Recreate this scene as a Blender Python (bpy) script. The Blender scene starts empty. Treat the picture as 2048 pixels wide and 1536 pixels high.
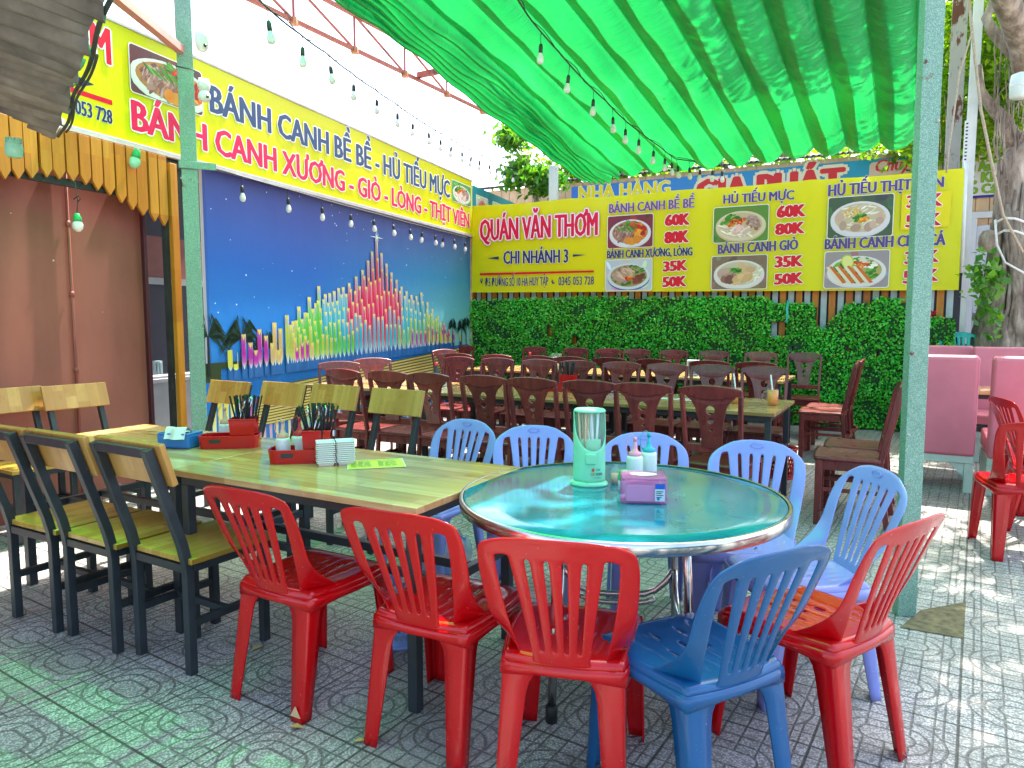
import bpy, bmesh, math, random
import numpy as np
from mathutils import Vector, Matrix
R = math.radians
C = bpy.context.scene.collection
SC = bpy.context.scene

# ---------------------------------------------------------------- camera
F, CAM_H = 1430.0, 1.375
PITCH = math.atan2(768 - 637, F)
cd = bpy.data.cameras.new('camera'); cam = bpy.data.objects.new('camera', cd); C.objects.link(cam)
cd.sensor_width = 36.0; cd.lens = F / 2048 * 36.0; cd.clip_start = 0.05; cd.clip_end = 500
cam.location = (0, 0, CAM_H); cam.rotation_euler = (R(90) - PITCH, 0, 0)
SC.camera = cam

# ---------------------------------------------------------------- light
SUN_AZ, SUN_EL = 27.0, 63.0            # azimuth from +Y towards +X
w = bpy.data.worlds.new('World'); SC.world = w; w.use_nodes = True
nt = w.node_tree; bg = nt.nodes['Background']
sky = nt.nodes.new('ShaderNodeTexSky'); sky.sky_type = 'NISHITA'; sky.sun_disc = False
sky.sun_elevation = R(SUN_EL); sky.sun_rotation = R(SUN_AZ); sky.air_density = 1.0; sky.dust_density = 4.0; sky.ozone_density = 1.0
nt.links.new(sky.outputs[0], bg.inputs[0]); bg.inputs[1].default_value = 0.15
sd = bpy.data.lights.new('sun', 'SUN'); sd.energy = 3.3; sd.angle = R(0.53); sd.color = (1.0, 0.95, 0.87)
sun = bpy.data.objects.new('sun', sd); C.objects.link(sun)
sdir = Vector((math.sin(R(SUN_AZ)) * math.cos(R(SUN_EL)), math.cos(R(SUN_AZ)) * math.cos(R(SUN_EL)), math.sin(R(SUN_EL))))
sun.rotation_euler = (-sdir).to_track_quat('-Z', 'Y').to_euler()
SC.view_settings.view_transform = 'Standard'; SC.view_settings.look = 'None'
SC.view_settings.exposure = 2.4; SC.view_settings.gamma = 1.0
SC.cycles.max_bounces = 10; SC.cycles.transparent_max_bounces = 24; SC.cycles.transmission_bounces = 8
SC.cycles.use_denoising = True; SC.cycles.caustics_reflective = False; SC.cycles.caustics_refractive = False
SC.cycles.sample_clamp_indirect = 6.0

# ---------------------------------------------------------------- pixel -> place (survey of the photograph, 2048 x 1536)
def ray(u, v):
    x = (u - 1024) / F; z = -(v - 768) / F
    return Vector((x, math.cos(PITCH) + z * math.sin(PITCH), -math.sin(PITCH) + z * math.cos(PITCH)))
def at_z(u, v, z=0.0):
    d = ray(u, v); return Vector((0, 0, CAM_H)) + d * ((z - CAM_H) / d.z)
def at_y(u, v, y):
    d = ray(u, v); return Vector((0, 0, CAM_H)) + d * (y / d.y)
class Wall:
    """vertical plane through p0; local x runs rightwards along it, local -y faces the camera"""
    def __init__(s, p0, az):
        s.o = Vector((p0[0], p0[1], 0)); s.az = az
        s.r = Vector((math.sin(R(az)), math.cos(R(az)), 0)); s.n = Vector((s.r.y, -s.r.x, 0))
        s.rz = math.atan2(s.r.y, s.r.x)
    def px(s, u, v):
        d = ray(u, v); o = Vector((0, 0, CAM_H)); t = s.n.dot(s.o - o) / s.n.dot(d); p = o + d * t
        return (p - s.o).dot(s.r), p.z
    def world(s, r, z=0, d=0): return s.o + s.r * r + s.n * d + Vector((0, 0, z))
    def shifted(s, d): return Wall(s.o + s.n * d, s.az)
CORNER = (-0.66, 11.5)
LW = Wall(CORNER, 20.5)                 # left wall, r = 0 at the corner, negative towards the camera
BW = Wall((4.5, 8.77), 118.0)           # back wall, r = 0 at (4.5, 8.77)
EA = Vector((math.cos(R(29.5)), -math.sin(R(29.5)), 0)); EB = Vector((math.sin(R(29.5)), math.cos(R(29.5)), 0))
def ab(a, b, z=0): return EA * a + EB * b + Vector((0, 0, z))

# ---------------------------------------------------------------- node helpers
def new_mat(name):
    m = bpy.data.materials.new(name); m.use_nodes = True; n = m.node_tree
    return m, n, n.nodes['Principled BSDF']
def N(n, t, **kw):
    x = n.nodes.new('ShaderNode' + t)
    for k, v in kw.items(): setattr(x, k, v)
    return x
def L(n, a, b): n.links.new(a, b)
def setin(node, **kw):
    for k, v in kw.items():
        node.inputs[k.replace('_', ' ')].default_value = v
def M(n, op, a, b=None, c=None):
    x = N(n, 'Math', operation=op)
    for i, q in enumerate((a, b, c)):
        if q is None: continue
        if isinstance(q, (int, float)): x.inputs[i].default_value = q
        else: L(n, q, x.inputs[i])
    return x.outputs[0]
def mix(n, f, a, b, mode='MIX'):
    x = N(n, 'Mix', data_type='RGBA', blend_type=mode)
    for i, q in ((0, f), (6, a), (7, b)):
        if isinstance(q, (int, float)): x.inputs[i].default_value = q
        elif isinstance(q, (tuple, list)): x.inputs[i].default_value = (*q[:3], 1)
        else: L(n, q, x.inputs[i])
    return x.outputs[2]
def ramp(n, f, stops):
    x = N(n, 'ValToRGB'); e = x.color_ramp.elements
    while len(e) < len(stops): e.new(0.5)
    for i, (p, c) in enumerate(stops):
        e[i].position = p; e[i].color = (*c[:3], 1) if isinstance(c, (tuple, list)) else (c, c, c, 1)
    L(n, f, x.inputs[0]); return x.outputs[0]
def coord(n, kind='Object', scale=(1, 1, 1), rot=(0, 0, 0), loc=(0, 0, 0)):
    t = N(n, 'TexCoord'); mp = N(n, 'Mapping'); L(n, t.outputs[kind], mp.inputs[0])
    mp.inputs['Scale'].default_value = scale; mp.inputs['Rotation'].default_value = rot; mp.inputs['Location'].default_value = loc
    return mp.outputs[0]
def noise(n, vec, scale, detail=4, rough=0.55, out=0):
    x = N(n, 'TexNoise'); setin(x, Scale=scale, Detail=detail, Roughness=rough)
    if vec is not None: L(n, vec, x.inputs['Vector'])
    return x.outputs[out]
def bump(n, b, h, strength=0.3, dist=0.01):
    x = N(n, 'Bump'); x.inputs['Strength'].default_value = strength; x.inputs['Distance'].default_value = dist
    L(n, h, x.inputs['Height']); L(n, x.outputs[0], b.inputs['Normal'])
def rgb(h):
    h = h.lstrip('#'); o = []
    for i in (0, 2, 4):
        c = int(h[i:i + 2], 16) / 255; o.append(c / 12.92 if c <= 0.04045 else ((c + 0.055) / 1.055) ** 2.4)
    return tuple(o)

MAT = {}
def plain(name, col, rough=0.5, metal=0.0, var=0.12, scale=8.0, spec=0.5, bumpy=0.0, bscale=120, objvar=0.0, coat=0.0):
    m, n, b = new_mat(name)
    v = coord(n); f = noise(n, v, scale, 5)
    lo = tuple(c * (1 - var) for c in col); hi = tuple(min(1, c * (1 + var)) for c in col)
    c = ramp(n, f, [(0.3, lo), (0.7, hi)])
    if objvar:
        oi = N(n, 'ObjectInfo'); hs = N(n, 'HueSaturation'); L(n, c, hs.inputs['Color'])
        L(n, M(n, 'MULTIPLY_ADD', oi.outputs['Random'], objvar, 1 - objvar / 2), hs.inputs['Value']); c = hs.outputs[0]
    L(n, c, b.inputs['Base Color'])
    rn = noise(n, v, scale * 3, 4)
    L(n, M(n, 'MULTIPLY_ADD', rn, 0.22, rough - 0.11), b.inputs['Roughness'])
    b.inputs['Metallic'].default_value = metal; b.inputs['Specular IOR Level'].default_value = spec
    b.inputs['Coat Weight'].default_value = coat
    if bumpy: bump(n, b, noise(n, v, bscale, 3), bumpy, 0.002)
    MAT[name] = m; return m

def wood(name, cols, plank=0.045, axis=0, rough=0.32, grain=1.0, gap=0.02):
    """glued staves running along local axis `axis` (0 = x, 2 = z), new tone per stave, grain streaks"""
    m, n, b = new_mat(name)
    t = N(n, 'TexCoord'); s = N(n, 'SeparateXYZ'); L(n, t.outputs['Object'], s.inputs[0])
    across = {0: 1, 1: 0, 2: 0}[axis]
    a = M(n, 'DIVIDE', s.outputs[across], plank); fl = M(n, 'FLOOR', a); fr = M(n, 'FRACT', a)
    oi = N(n, 'ObjectInfo')
    seg = M(n, 'FLOOR', M(n, 'DIVIDE', M(n, 'ADD', s.outputs[axis], M(n, 'MULTIPLY', fl, 0.377)), 0.42))
    cmb = N(n, 'CombineXYZ'); L(n, fl, cmb.inputs[0]); L(n, seg, cmb.inputs[1]); L(n, oi.outputs['Random'], cmb.inputs[2])
    wn = N(n, 'TexWhiteNoise', noise_dimensions='3D'); L(n, cmb.outputs[0], wn.inputs['Vector'])
    sc = [26, 26, 26]; sc[axis] = 2.2
    mp = N(n, 'Mapping'); L(n, t.outputs['Object'], mp.inputs[0]); mp.inputs['Scale'].default_value = sc
    off = N(n, 'VectorMath', operation='ADD'); L(n, mp.outputs[0], off.inputs[0]); L(n, wn.outputs['Color'], off.inputs[1])
    sc2 = N(n, 'VectorMath', operation='SCALE'); L(n, wn.outputs['Color'], sc2.inputs[0]); sc2.inputs['Scale'].default_value = 9.0
    L(n, sc2.outputs[0], off.inputs[1])
    g = noise(n, off.outputs[0], 1.0, 6, 0.62)
    tone = ramp(n, wn.outputs['Value'], [(0.0, cols[0]), (0.5, cols[1]), (1.0, cols[2])])
    c = mix(n, M(n, 'MULTIPLY', ramp(n, g, [(0.35, 0.0), (0.68, 1.0)]), 0.55 * grain), tone, cols[3])
    edge = M(n, 'LESS_THAN', M(n, 'MINIMUM', fr, M(n, 'SUBTRACT', 1.0, fr)), gap)
    c = mix(n, M(n, 'MULTIPLY', edge, 0.5), c, tuple(q * 0.35 for q in cols[3]))
    L(n, c, b.inputs['Base Color'])
    st = noise(n, coord(n), 5.0, 4)
    L(n, M(n, 'MULTIPLY_ADD', st, 0.3, rough - 0.15), b.inputs['Roughness'])
    bump(n, b, g, 0.12, 0.002)
    MAT[name] = m; return m

def printed(name, rough=0.45, wrinkle=0.0):
    m, n, b = new_mat(name)
    a = N(n, 'Attribute'); a.attribute_name = 'Col'; L(n, a.outputs['Color'], b.inputs['Base Color'])
    b.inputs['Roughness'].default_value = rough; b.inputs['Specular IOR Level'].default_value = 0.3
    if wrinkle: bump(n, b, noise(n, coord(n, scale=(1.2, 1, 0.5)), 3.0, 4), wrinkle, 0.03)
    MAT[name] = m; return m

# ---------------------------------------------------------------- mesh builder
class MB:
    def __init__(s): s.v, s.f, s.c, s.sm = [], [], [], []
    def add(s, vs, fs, col=None, smooth=False):
        k = len(s.v); s.v += [tuple(p) for p in vs]
        for q in fs: s.f.append([i + k for i in q]); s.c.append(col); s.sm.append(smooth)
        return s
    def box(s, c, d, rot=None, col=None):
        c = Vector(c); hx, hy, hz = d[0] / 2, d[1] / 2, d[2] / 2
        m = rot if rot is not None else Matrix.Identity(3)
        p = [c + m @ Vector((x * hx, y * hy, z * hz)) for x in (-1, 1) for y in (-1, 1) for z in (-1, 1)]
        return s.add(p, [(0, 1, 3, 2), (4, 6, 7, 5), (0, 4, 5, 1), (2, 3, 7, 6), (0, 2, 6, 4), (1, 5, 7, 3)], col)
    def bar(s, a, b, w, h, up=(0, 0, 1), col=None):
        """rectangular bar from a to b; w = across, h = along 'up'"""
        a, b = Vector(a), Vector(b); t = (b - a).normalized(); up = Vector(up)
        if abs(t.dot(up)) > 0.98: up = Vector((0, 1, 0))
        x = t.cross(up).normalized(); y = x.cross(t).normalized()
        p = [q + x * (sx * w / 2) + y * (sy * h / 2) for q in (a, b) for sx, sy in ((-1, -1), (1, -1), (1, 1), (-1, 1))]
        return s.add(p, [(3, 2, 1, 0), (4, 5, 6, 7), (0, 1, 5, 4), (1, 2, 6, 5), (2, 3, 7, 6), (3, 0, 4, 7)], col)
    def path(s, pts, w, h, up=(0, 0, 1), col=None):
        """rectangular section swept along pts with shared joints"""
        pts = [Vector(p) for p in pts]; up = Vector(up); rings = []
        for i, p in enumerate(pts):
            t = (pts[min(i + 1, len(pts) - 1)] - pts[max(i - 1, 0)]).normalized()
            x = t.cross(up).normalized(); y = x.cross(t).normalized()
            rings.append([p + x * (sx * w / 2) + y * (sy * h / 2) for sx, sy in ((-1, -1), (1, -1), (1, 1), (-1, 1))])
        fs = []
        for i in range(len(pts) - 1):
            for j in range(4): a, b = i * 4 + j, i * 4 + (j + 1) % 4; fs.append((a, b, b + 4, a + 4))
        fs += [(3, 2, 1, 0), tuple(len(pts) * 4 - 4 + j for j in range(4))]
        return s.add([q for r in rings for q in r], fs, col)
    def tube(s, pts, r, seg=8, col=None, caps=True):
        pts = [Vector(p) for p in pts]; rr = r if isinstance(r, (list, tuple)) else [r] * len(pts)
        ref = None; vs, fs = [], []
        for i, p in enumerate(pts):
            t = (pts[min(i + 1, len(pts) - 1)] - pts[max(i - 1, 0)])
            t = t.normalized() if t.length > 1e-9 else Vector((0, 0, 1))
            if ref is None: ref = Vector((1, 0, 0)) if abs(t.x) < 0.8 else Vector((0, 1, 0))
            x = (ref - t * ref.dot(t)).normalized(); ref = x; y = t.cross(x)
            for j in range(seg):
                a = 2 * math.pi * j / seg; vs.append(p + (x * math.cos(a) + y * math.sin(a)) * rr[i])
        for i in range(len(pts) - 1):
            for j in range(seg):
                a, b = i * seg + j, i * seg + (j + 1) % seg; fs.append((a, b, b + seg, a + seg))
        if caps: fs.append(tuple(reversed(range(seg)))); fs.append(tuple(range(len(vs) - seg, len(vs))))
        return s.add(vs, fs, col, True)
    def lathe(s, prof, c=(0, 0, 0), seg=24, col=None, sx=1, sy=1, m=None, smooth=True):
        vs, fs = [], []; c = Vector(c)
        for r, z in prof:
            for j in range(seg):
                a = 2 * math.pi * j / seg; p = Vector((r * math.cos(a) * sx, r * math.sin(a) * sy, z))
                vs.append(c + (m @ p if m is not None else p))
        for i in range(len(prof) - 1):
            for j in range(seg):
                a, b = i * seg + j, i * seg + (j + 1) % seg; fs.append((a, b, b + seg, a + seg))
        if prof[0][0] < .001: fs.append(tuple(reversed(range(seg))))
        if prof[-1][0] < .001: fs.append(tuple(range(len(vs) - seg, len(vs))))
        return s.add(vs, fs, col, smooth)
    def grid(s, fn, nu, nv, skip=None, col=None, smooth=True):
        vs = [fn(i / nu, j / nv) for j in range(nv + 1) for i in range(nu + 1)]
        fs = [(j * (nu + 1) + i, j * (nu + 1) + i + 1, (j + 1) * (nu + 1) + i + 1, (j + 1) * (nu + 1) + i)
              for j in range(nv) for i in range(nu) if not (skip and skip(i, j))]
        return s.add(vs, fs, col, smooth)
    def poly(s, pts, col=None): return s.add(pts, [tuple(range(len(pts)))], col)
    def prism(s, pts2, y0, y1, col=None):
        """outline in local x,z extruded along y"""
        n = len(pts2); vs = [(x, y0, z) for x, z in pts2] + [(x, y1, z) for x, z in pts2]
        fs = [tuple(range(n)), tuple(reversed(range(n, 2 * n)))] + [(i, i + n, (i + 1) % n + n, (i + 1) % n) for i in range(n)]
        return s.add(vs, fs, col)
    def mesh(s, name, mat):
        me = bpy.data.meshes.new(name); me.from_pydata(s.v, [], s.f); me.materials.append(mat)
        me.polygons.foreach_set('use_smooth', s.sm)
        if any(c is not None for c in s.c):
            at = me.color_attributes.new('Col', 'FLOAT_COLOR', 'CORNER'); arr = []
            for q, c in zip(s.f, s.c):
                if c is None: c = (1, 1, 1)
                if isinstance(c[0], (tuple, list)):
                    for k in range(len(q)): arr += [*c[k][:3], 1.0]
                else:
                    arr += [c[0], c[1], c[2], 1.0] * len(q)
            at.data.foreach_set('color', arr)
        me.update(); return me
    def build(s, name, mat, parent=None, bevel=0.0, solid=0.0, sub=0, loc=None, rz=None, normals=True, bseg=2, soff=-1.0, weld=False):
        me = s.mesh(name, MAT[mat] if isinstance(mat, str) else mat)
        if normals or weld:
            bm = bmesh.new(); bm.from_mesh(me)
            if weld: bmesh.ops.remove_doubles(bm, verts=bm.verts, dist=1e-5)
            if normals: bmesh.ops.recalc_face_normals(bm, faces=bm.faces)
            bm.to_mesh(me); bm.free()
        o = bpy.data.objects.new(name, me); C.objects.link(o)
        if parent is not None: o.parent = parent
        if loc is not None: o.location = loc
        if rz is not None: o.rotation_euler = (0, 0, rz)
        if solid: q = o.modifiers.new('solid', 'SOLIDIFY'); q.thickness = solid; q.offset = soff
        if bevel:
            q = o.modifiers.new('bevel', 'BEVEL'); q.width = bevel; q.segments = bseg; q.limit_method = 'ANGLE'; q.angle_limit = R(40)
            for p in me.polygons: p.use_smooth = True
            q.harden_normals = True
        if sub: q = o.modifiers.new('sub', 'SUBSURF'); q.levels = sub; q.render_levels = sub
        return o
def tag(o, label=None, cat=None, group=None, kind=None):
    if label: o['label'] = label
    if cat: o['category'] = cat
    if group: o['group'] = group
    if kind: o['kind'] = kind
    return o
def thing(name, label, cat, loc=(0, 0, 0), rz=0.0, group=None):
    o = bpy.data.objects.new(name, None); C.objects.link(o); o.empty_display_size = 0.1
    o.location = loc; o.rotation_euler = (0, 0, rz); return tag(o, label, cat, group)
def dup(root, loc, rz, label=None, group=None, sc=None):
    def cp(o, par):
        c = o.copy(); C.objects.link(c)
        if par is not None: c.parent = par
        for ch in KIDS.get(o.name, [k for k in o.children]): cp(ch, c)
        return c
    r = cp(root, None); r.location = loc; r.rotation_euler = (0, 0, rz)
    if label: r['label'] = label
    if group: r['group'] = group
    return r
KIDS = {}
ORD = ['first', 'second', 'third', 'fourth', 'fifth', 'sixth', 'seventh', 'eighth', 'ninth', 'tenth', 'eleventh']
def heading_rz(az): return -R(az)        # local +y turned to azimuth az (from +Y towards +X)
def hv(az): return Vector((math.sin(R(az)), math.cos(R(az)), 0))

# ---------------------------------------------------------------- lettering
_txt = {}
def text_mesh(body, bold):
    k = (body, bold)
    if k in _txt: return _txt[k]
    horns = [i for i, ch in enumerate(body) if ch == 'Ơ']; plain_ = body.replace('Ơ', 'O')
    cu = bpy.data.curves.new('lettering_outline', 'FONT'); cu.body = plain_; cu.resolution_u = 2
    o = bpy.data.objects.new('lettering_outline', cu); C.objects.link(o)
    dg = bpy.context.evaluated_depsgraph_get(); me = bpy.data.meshes.new_from_object(o.evaluated_get(dg))
    vs = [(p.co.x, p.co.y) for p in me.vertices]; fs = [tuple(q.vertices) for q in me.polygons]
    bpy.data.objects.remove(o); bpy.data.curves.remove(cu); bpy.data.meshes.remove(me)
    for i in horns:                                         # the horn of the letter, laid on its O
        xr = max(p[0] for p in text_mesh(plain_[:i + 1], 0)[0]); k0 = len(vs)
        vs += [(xr - .17, .60), (xr - .03, .60), (xr + .07, .655), (xr + .10, .74), (xr + .08, .80), (xr - .01, .80), (xr + .0, .735), (xr - .06, .70)]; fs.append(tuple(range(k0, k0 + 8)))
    _txt[k] = (vs, fs); return _txt[k]
CAP = 0.682
def put_text(mb, body, x0, z0, x1, h, d, col, outline=None, ocol=(0.85, 0.85, 0.85), bold=0.035, slope=0.0, skew=0.0, h1=None):
    """letters from x0 to x1 standing on z0 (local x,z plane, facing -y), capitals h tall; slope = rise of the baseline, h1 = height at the right end.
    The weight comes from copies set beside each other, a hair apart in depth."""
    vs, fs = text_mesh(body, 0); xs = [p[0] for p in vs]; a, b = min(xs), max(xs); k = 0
    bw = bold * 1.45
    core = [(0, 0), (bw, 0), (-bw, 0), (bw * .5, bw * .3), (-bw * .5, -bw * .3), (bw * .5, -bw * .3), (-bw * .5, bw * .3)] if bold > 0 else [(0, 0)]
    sets = [(core, col)]
    if outline:
        r = bw + outline * 1.1; q = bw * .4 + outline * 1.1; sets = [([(r * math.cos(t), q * math.sin(t)) for t in [math.pi * i / 4 for i in range(8)]], ocol)] + sets
    pad = bw * h
    for offs, cc in sets:
        for ox, oz in offs:
            out = []
            for x, y in vs:
                t = (x - a) / (b - a); hh = h + ((h1 or h) - h) * t
                out.append((x0 + pad + (x1 - x0 - 2 * pad) * t + skew * y * hh + ox * hh, -(d + k * 2.5e-5), z0 + slope * t + y / CAP * hh + oz * hh))
            mb.add(out, fs, cc); k += 1
        k += 12
# ---------------------------------------------------------------- materials
def plastic(name, col, rough=0.22, scratch=True, dirt=0.25):
    m, n, b = new_mat(name); v = coord(n)
    oi = N(n, 'ObjectInfo'); off = N(n, 'VectorMath', operation='ADD'); L(n, v, off.inputs[0])
    k = N(n, 'CombineXYZ'); L(n, M(n, 'MULTIPLY', oi.outputs['Random'], 31.0), k.inputs[0]); L(n, k.outputs[0], off.inputs[1])
    f = noise(n, off.outputs[0], 5, 5); c = ramp(n, f, [(0.3, tuple(q * 0.86 for q in col)), (0.7, col)])
    # scuffs: thin pale scratches and dusty patches
    s1 = noise(n, None, 1, 3); mp = N(n, 'Mapping'); L(n, off.outputs[0], mp.inputs[0]); mp.inputs['Scale'].default_value = (90, 14, 60); mp.inputs['Rotation'].default_value = (0.3, 0.2, 0.5)
    tn = N(n, 'TexNoise'); setin(tn, Scale=1.0, Detail=3.0, Roughness=0.7); L(n, mp.outputs[0], tn.inputs['Vector'])
    sc = ramp(n, tn.outputs[0], [(0.66, 0.0), (0.74, 1.0)])
    du = ramp(n, noise(n, off.outputs[0], 11, 6, 0.7), [(0.5, 0.0), (0.8, 1.0)])
    pale = tuple(min(1, q * 0.5 + 0.3) for q in col)
    c = mix(n, M(n, 'MULTIPLY', sc, 0.10 + dirt * .6), c, pale); c = mix(n, M(n, 'MULTIPLY', du, dirt * 0.5), c, tuple(0.6 * q + 0.06 for q in col))
    L(n, c, b.inputs['Base Color'])
    L(n, M(n, 'ADD', M(n, 'MULTIPLY_ADD', f, 0.16, rough - 0.08), M(n, 'MULTIPLY', sc, 0.25)), b.inputs['Roughness'])
    b.inputs['Coat Weight'].default_value = 0.22; b.inputs['Coat Roughness'].default_value = 0.06; b.inputs['Specular IOR Level'].default_value = 0.35
    bump(n, b, noise(n, v, 60, 2), 0.04, 0.002)
    MAT[name] = m
plastic('red_plastic', (0.50, 0.0006, 0.003), 0.16, dirt=0.16); plastic('periwinkle_plastic', (0.25, 0.30, 0.70)); plastic('blue_plastic', (0.005, 0.085, 0.235), 0.16, dirt=0.15)
plastic('teal_plastic', (0.02, 0.45, 0.38)); plastic('basket_blue', (0.25, 0.42, 0.80)); plastic('mint_plastic', (0.20, 0.70, 0.42), 0.3); plastic('cap_green', (0.03, 0.42, 0.12))
wood('honey_wood', [(0.42, 0.20, 0.045), (0.52, 0.27, 0.07), (0.60, 0.35, 0.10), (0.30, 0.12, 0.025)], 0.048, 0, 0.24, 0.9, 0.012)
wood('honey_wood_upright', [(0.42, 0.20, 0.045), (0.52, 0.27, 0.07), (0.60, 0.35, 0.10), (0.30, 0.12, 0.025)], 0.075, 2, 0.30, 0.9, 0.012)
wood('seat_wood', [(0.38, 0.23, 0.03), (0.47, 0.30, 0.045), (0.56, 0.38, 0.07), (0.27, 0.14, 0.02)], 0.05, 1, 0.14, 0.9, 0.012)
wood('table_wood', [(0.44, 0.25, 0.09), (0.57, 0.35, 0.14), (0.66, 0.44, 0.20), (0.28, 0.14, 0.05)], 0.055, 0, 0.12, 1.0, 0.012)
wood('pine', [(0.48, 0.155, 0.006), (0.55, 0.19, 0.008), (0.60, 0.25, 0.018), (0.26, 0.07, 0.004)], 0.3, 2, 0.5, 0.8, 0.0)
def brown_lacquer():
    m, n, b = new_mat('brown_lacquer'); v = coord(n, scale=(30, 30, 3)); oi = N(n, 'ObjectInfo')
    off = N(n, 'VectorMath', operation='ADD'); L(n, v, off.inputs[0]); k = N(n, 'CombineXYZ'); L(n, M(n, 'MULTIPLY', oi.outputs['Random'], 57.0), k.inputs[0]); L(n, k.outputs[0], off.inputs[1])
    g = noise(n, off.outputs[0], 1.0, 5, 0.6)
    c = ramp(n, g, [(0.3, (0.095, 0.012, 0.012)), (0.55, (0.165, 0.022, 0.020)), (0.8, (0.23, 0.040, 0.030))]); hs = N(n, 'HueSaturation'); L(n, c, hs.inputs['Color']); L(n, M(n, 'MULTIPLY_ADD', oi.outputs['Random'], 0.55, 0.72), hs.inputs['Value']); c = hs.outputs[0]
    chip = ramp(n, noise(n, coord(n), 70, 4, 0.7), [(0.74, 0.0), (0.77, 1.0)])
    c = mix(n, M(n, 'MULTIPLY', chip, 0.45), c, (0.42, 0.28, 0.18)); L(n, c, b.inputs['Base Color'])
    L(n, M(n, 'MULTIPLY_ADD', noise(n, coord(n), 9, 4), 0.3, 0.16), b.inputs['Roughness']); bump(n, b, g, 0.10, 0.002); MAT['brown_lacquer'] = m
brown_lacquer()
def black_steel():
    m, n, b = new_mat('black_steel'); v = coord(n); f = noise(n, v, 9, 5)
    c = ramp(n, f, [(0.3, (0.012, 0.017, 0.02)), (0.7, (0.028, 0.036, 0.042))])
    chip = ramp(n, noise(n, v, 85, 5, 0.75), [(0.725, 0.0), (0.75, 1.0)]); c = mix(n, M(n, 'MULTIPLY', chip, 0.7), c, (0.38, 0.36, 0.33)); L(n, c, b.inputs['Base Color'])
    L(n, M(n, 'MULTIPLY_ADD', f, 0.3, 0.28), b.inputs['Roughness']); bump(n, b, noise(n, v, 140, 3), 0.10, 0.002); MAT['black_steel'] = m
black_steel()
def speckled_steel(name, a, c_, rust=0.3):
    m, n, b = new_mat(name); v = coord(n)
    vo = N(n, 'TexVoronoi'); vo.inputs['Scale'].default_value = 420; L(n, v, vo.inputs['Vector'])
    wn = N(n, 'TexWhiteNoise', noise_dimensions='3D'); L(n, vo.outputs['Color'], wn.inputs['Vector'])
    c = mix(n, ramp(n, wn.outputs['Value'], [(0.45, 0.0), (0.95, 1.0)]), a, c_)
    big = noise(n, coord(n, scale=(1, 1, 0.4)), 5, 5); c = mix(n, M(n, 'MULTIPLY', ramp(n, big, [(0.4, 0), (0.7, 1)]), 0.3), c, tuple(q * 0.7 for q in a))
    ru = ramp(n, noise(n, v, 6.5, 6, 0.7), [(0.63, 0.0), (0.68, 1.0)]); c = mix(n, M(n, 'MULTIPLY', ru, min(1, rust * 2.2)), c, (0.16, 0.07, 0.035)); L(n, c, b.inputs['Base Color'])
    setin(b, Metallic=0.15); L(n, M(n, 'MULTIPLY_ADD', big, 0.3, 0.35), b.inputs['Roughness']); bump(n, b, wn.outputs['Value'], 0.08, 0.001); MAT[name] = m
speckled_steel('green_steel', (0.13, 0.26, 0.19), (0.36, 0.52, 0.42), 0.45)
speckled_steel('pale_steel', (0.42, 0.47, 0.46), (0.62, 0.66, 0.66), 0.2)
def rusty(name, base, rustc, lo=0.5):
    m, n, b = new_mat(name); v = coord(n, scale=(1, 1, 0.45)); r = ramp(n, noise(n, v, 7, 7, 0.65), [(lo, 0.0), (lo + 0.05, 1.0)])
    c = mix(n, r, base, ramp(n, noise(n, v, 30, 4), [(0.3, tuple(q * 0.6 for q in rustc)), (0.7, rustc)])); L(n, c, b.inputs['Base Color']); setin(b, Roughness=0.6); bump(n, b, r, 0.15, 0.002); MAT[name] = m
rusty('rusty_pale_steel', (0.40, 0.38, 0.35), (0.17, 0.05, 0.025), 0.52); rusty('red_truss', (0.42, 0.09, 0.055), (0.25, 0.06, 0.03), 0.55); rusty('pink_steel', (0.55, 0.22, 0.20), (0.40, 0.12, 0.09), 0.62)
plain('white_paint', (0.72, 0.73, 0.72), 0.4, var=0.06); plain('white_plastic', (0.70, 0.72, 0.70), 0.3, var=0.03); plain('dark_plastic', (0.02, 0.022, 0.025), 0.3)
plain('pale_green_paint', (0.46, 0.60, 0.54), 0.45, var=0.1, scale=14); plain('pink_vinyl', (0.60, 0.165, 0.225), 0.36, var=0.12, scale=3, bumpy=0.35, bscale=6)
plain('stainless', (0.55, 0.54, 0.52), 0.2, metal=1.0, var=0.15, scale=14); plain('rubber', (0.012, 0.012, 0.013), 0.6); plain('rope', (0.45, 0.36, 0.27), 0.8, var=0.25, scale=60, bumpy=0.5, bscale=400)
plain('white_rope', (0.66, 0.64, 0.60), 0.8, var=0.15, scale=60); plain('wire', (0.02, 0.025, 0.025), 0.5); plain('old_cable', (0.05, 0.06, 0.05), 0.7, var=0.4)
plain('bulb_frost', (0.74, 0.72, 0.68), 0.25, var=0.04); plain('bulb_green', (0.28, 0.62, 0.42), 0.25); plain('orange_primer', (0.55, 0.22, 0.10), 0.6, var=0.3, scale=20)
plain('red_pipe', (0.24, 0.06, 0.045), 0.5); plain('maroon_trim', (0.06, 0.008, 0.016), 0.5)
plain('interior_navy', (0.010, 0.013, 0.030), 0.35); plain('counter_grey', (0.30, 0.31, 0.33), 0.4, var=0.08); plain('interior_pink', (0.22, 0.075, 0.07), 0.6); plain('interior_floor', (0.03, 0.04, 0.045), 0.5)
plain('lilac_trim', (0.50, 0.47, 0.52), 0.5, var=0.15); plain('chopstick', (0.010, 0.010, 0.012), 0.5, spec=0.25); plain('bamboo', (0.62, 0.42, 0.21), 0.6); plain('black_slat', (0.01, 0.015, 0.014), 0.5)
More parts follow.
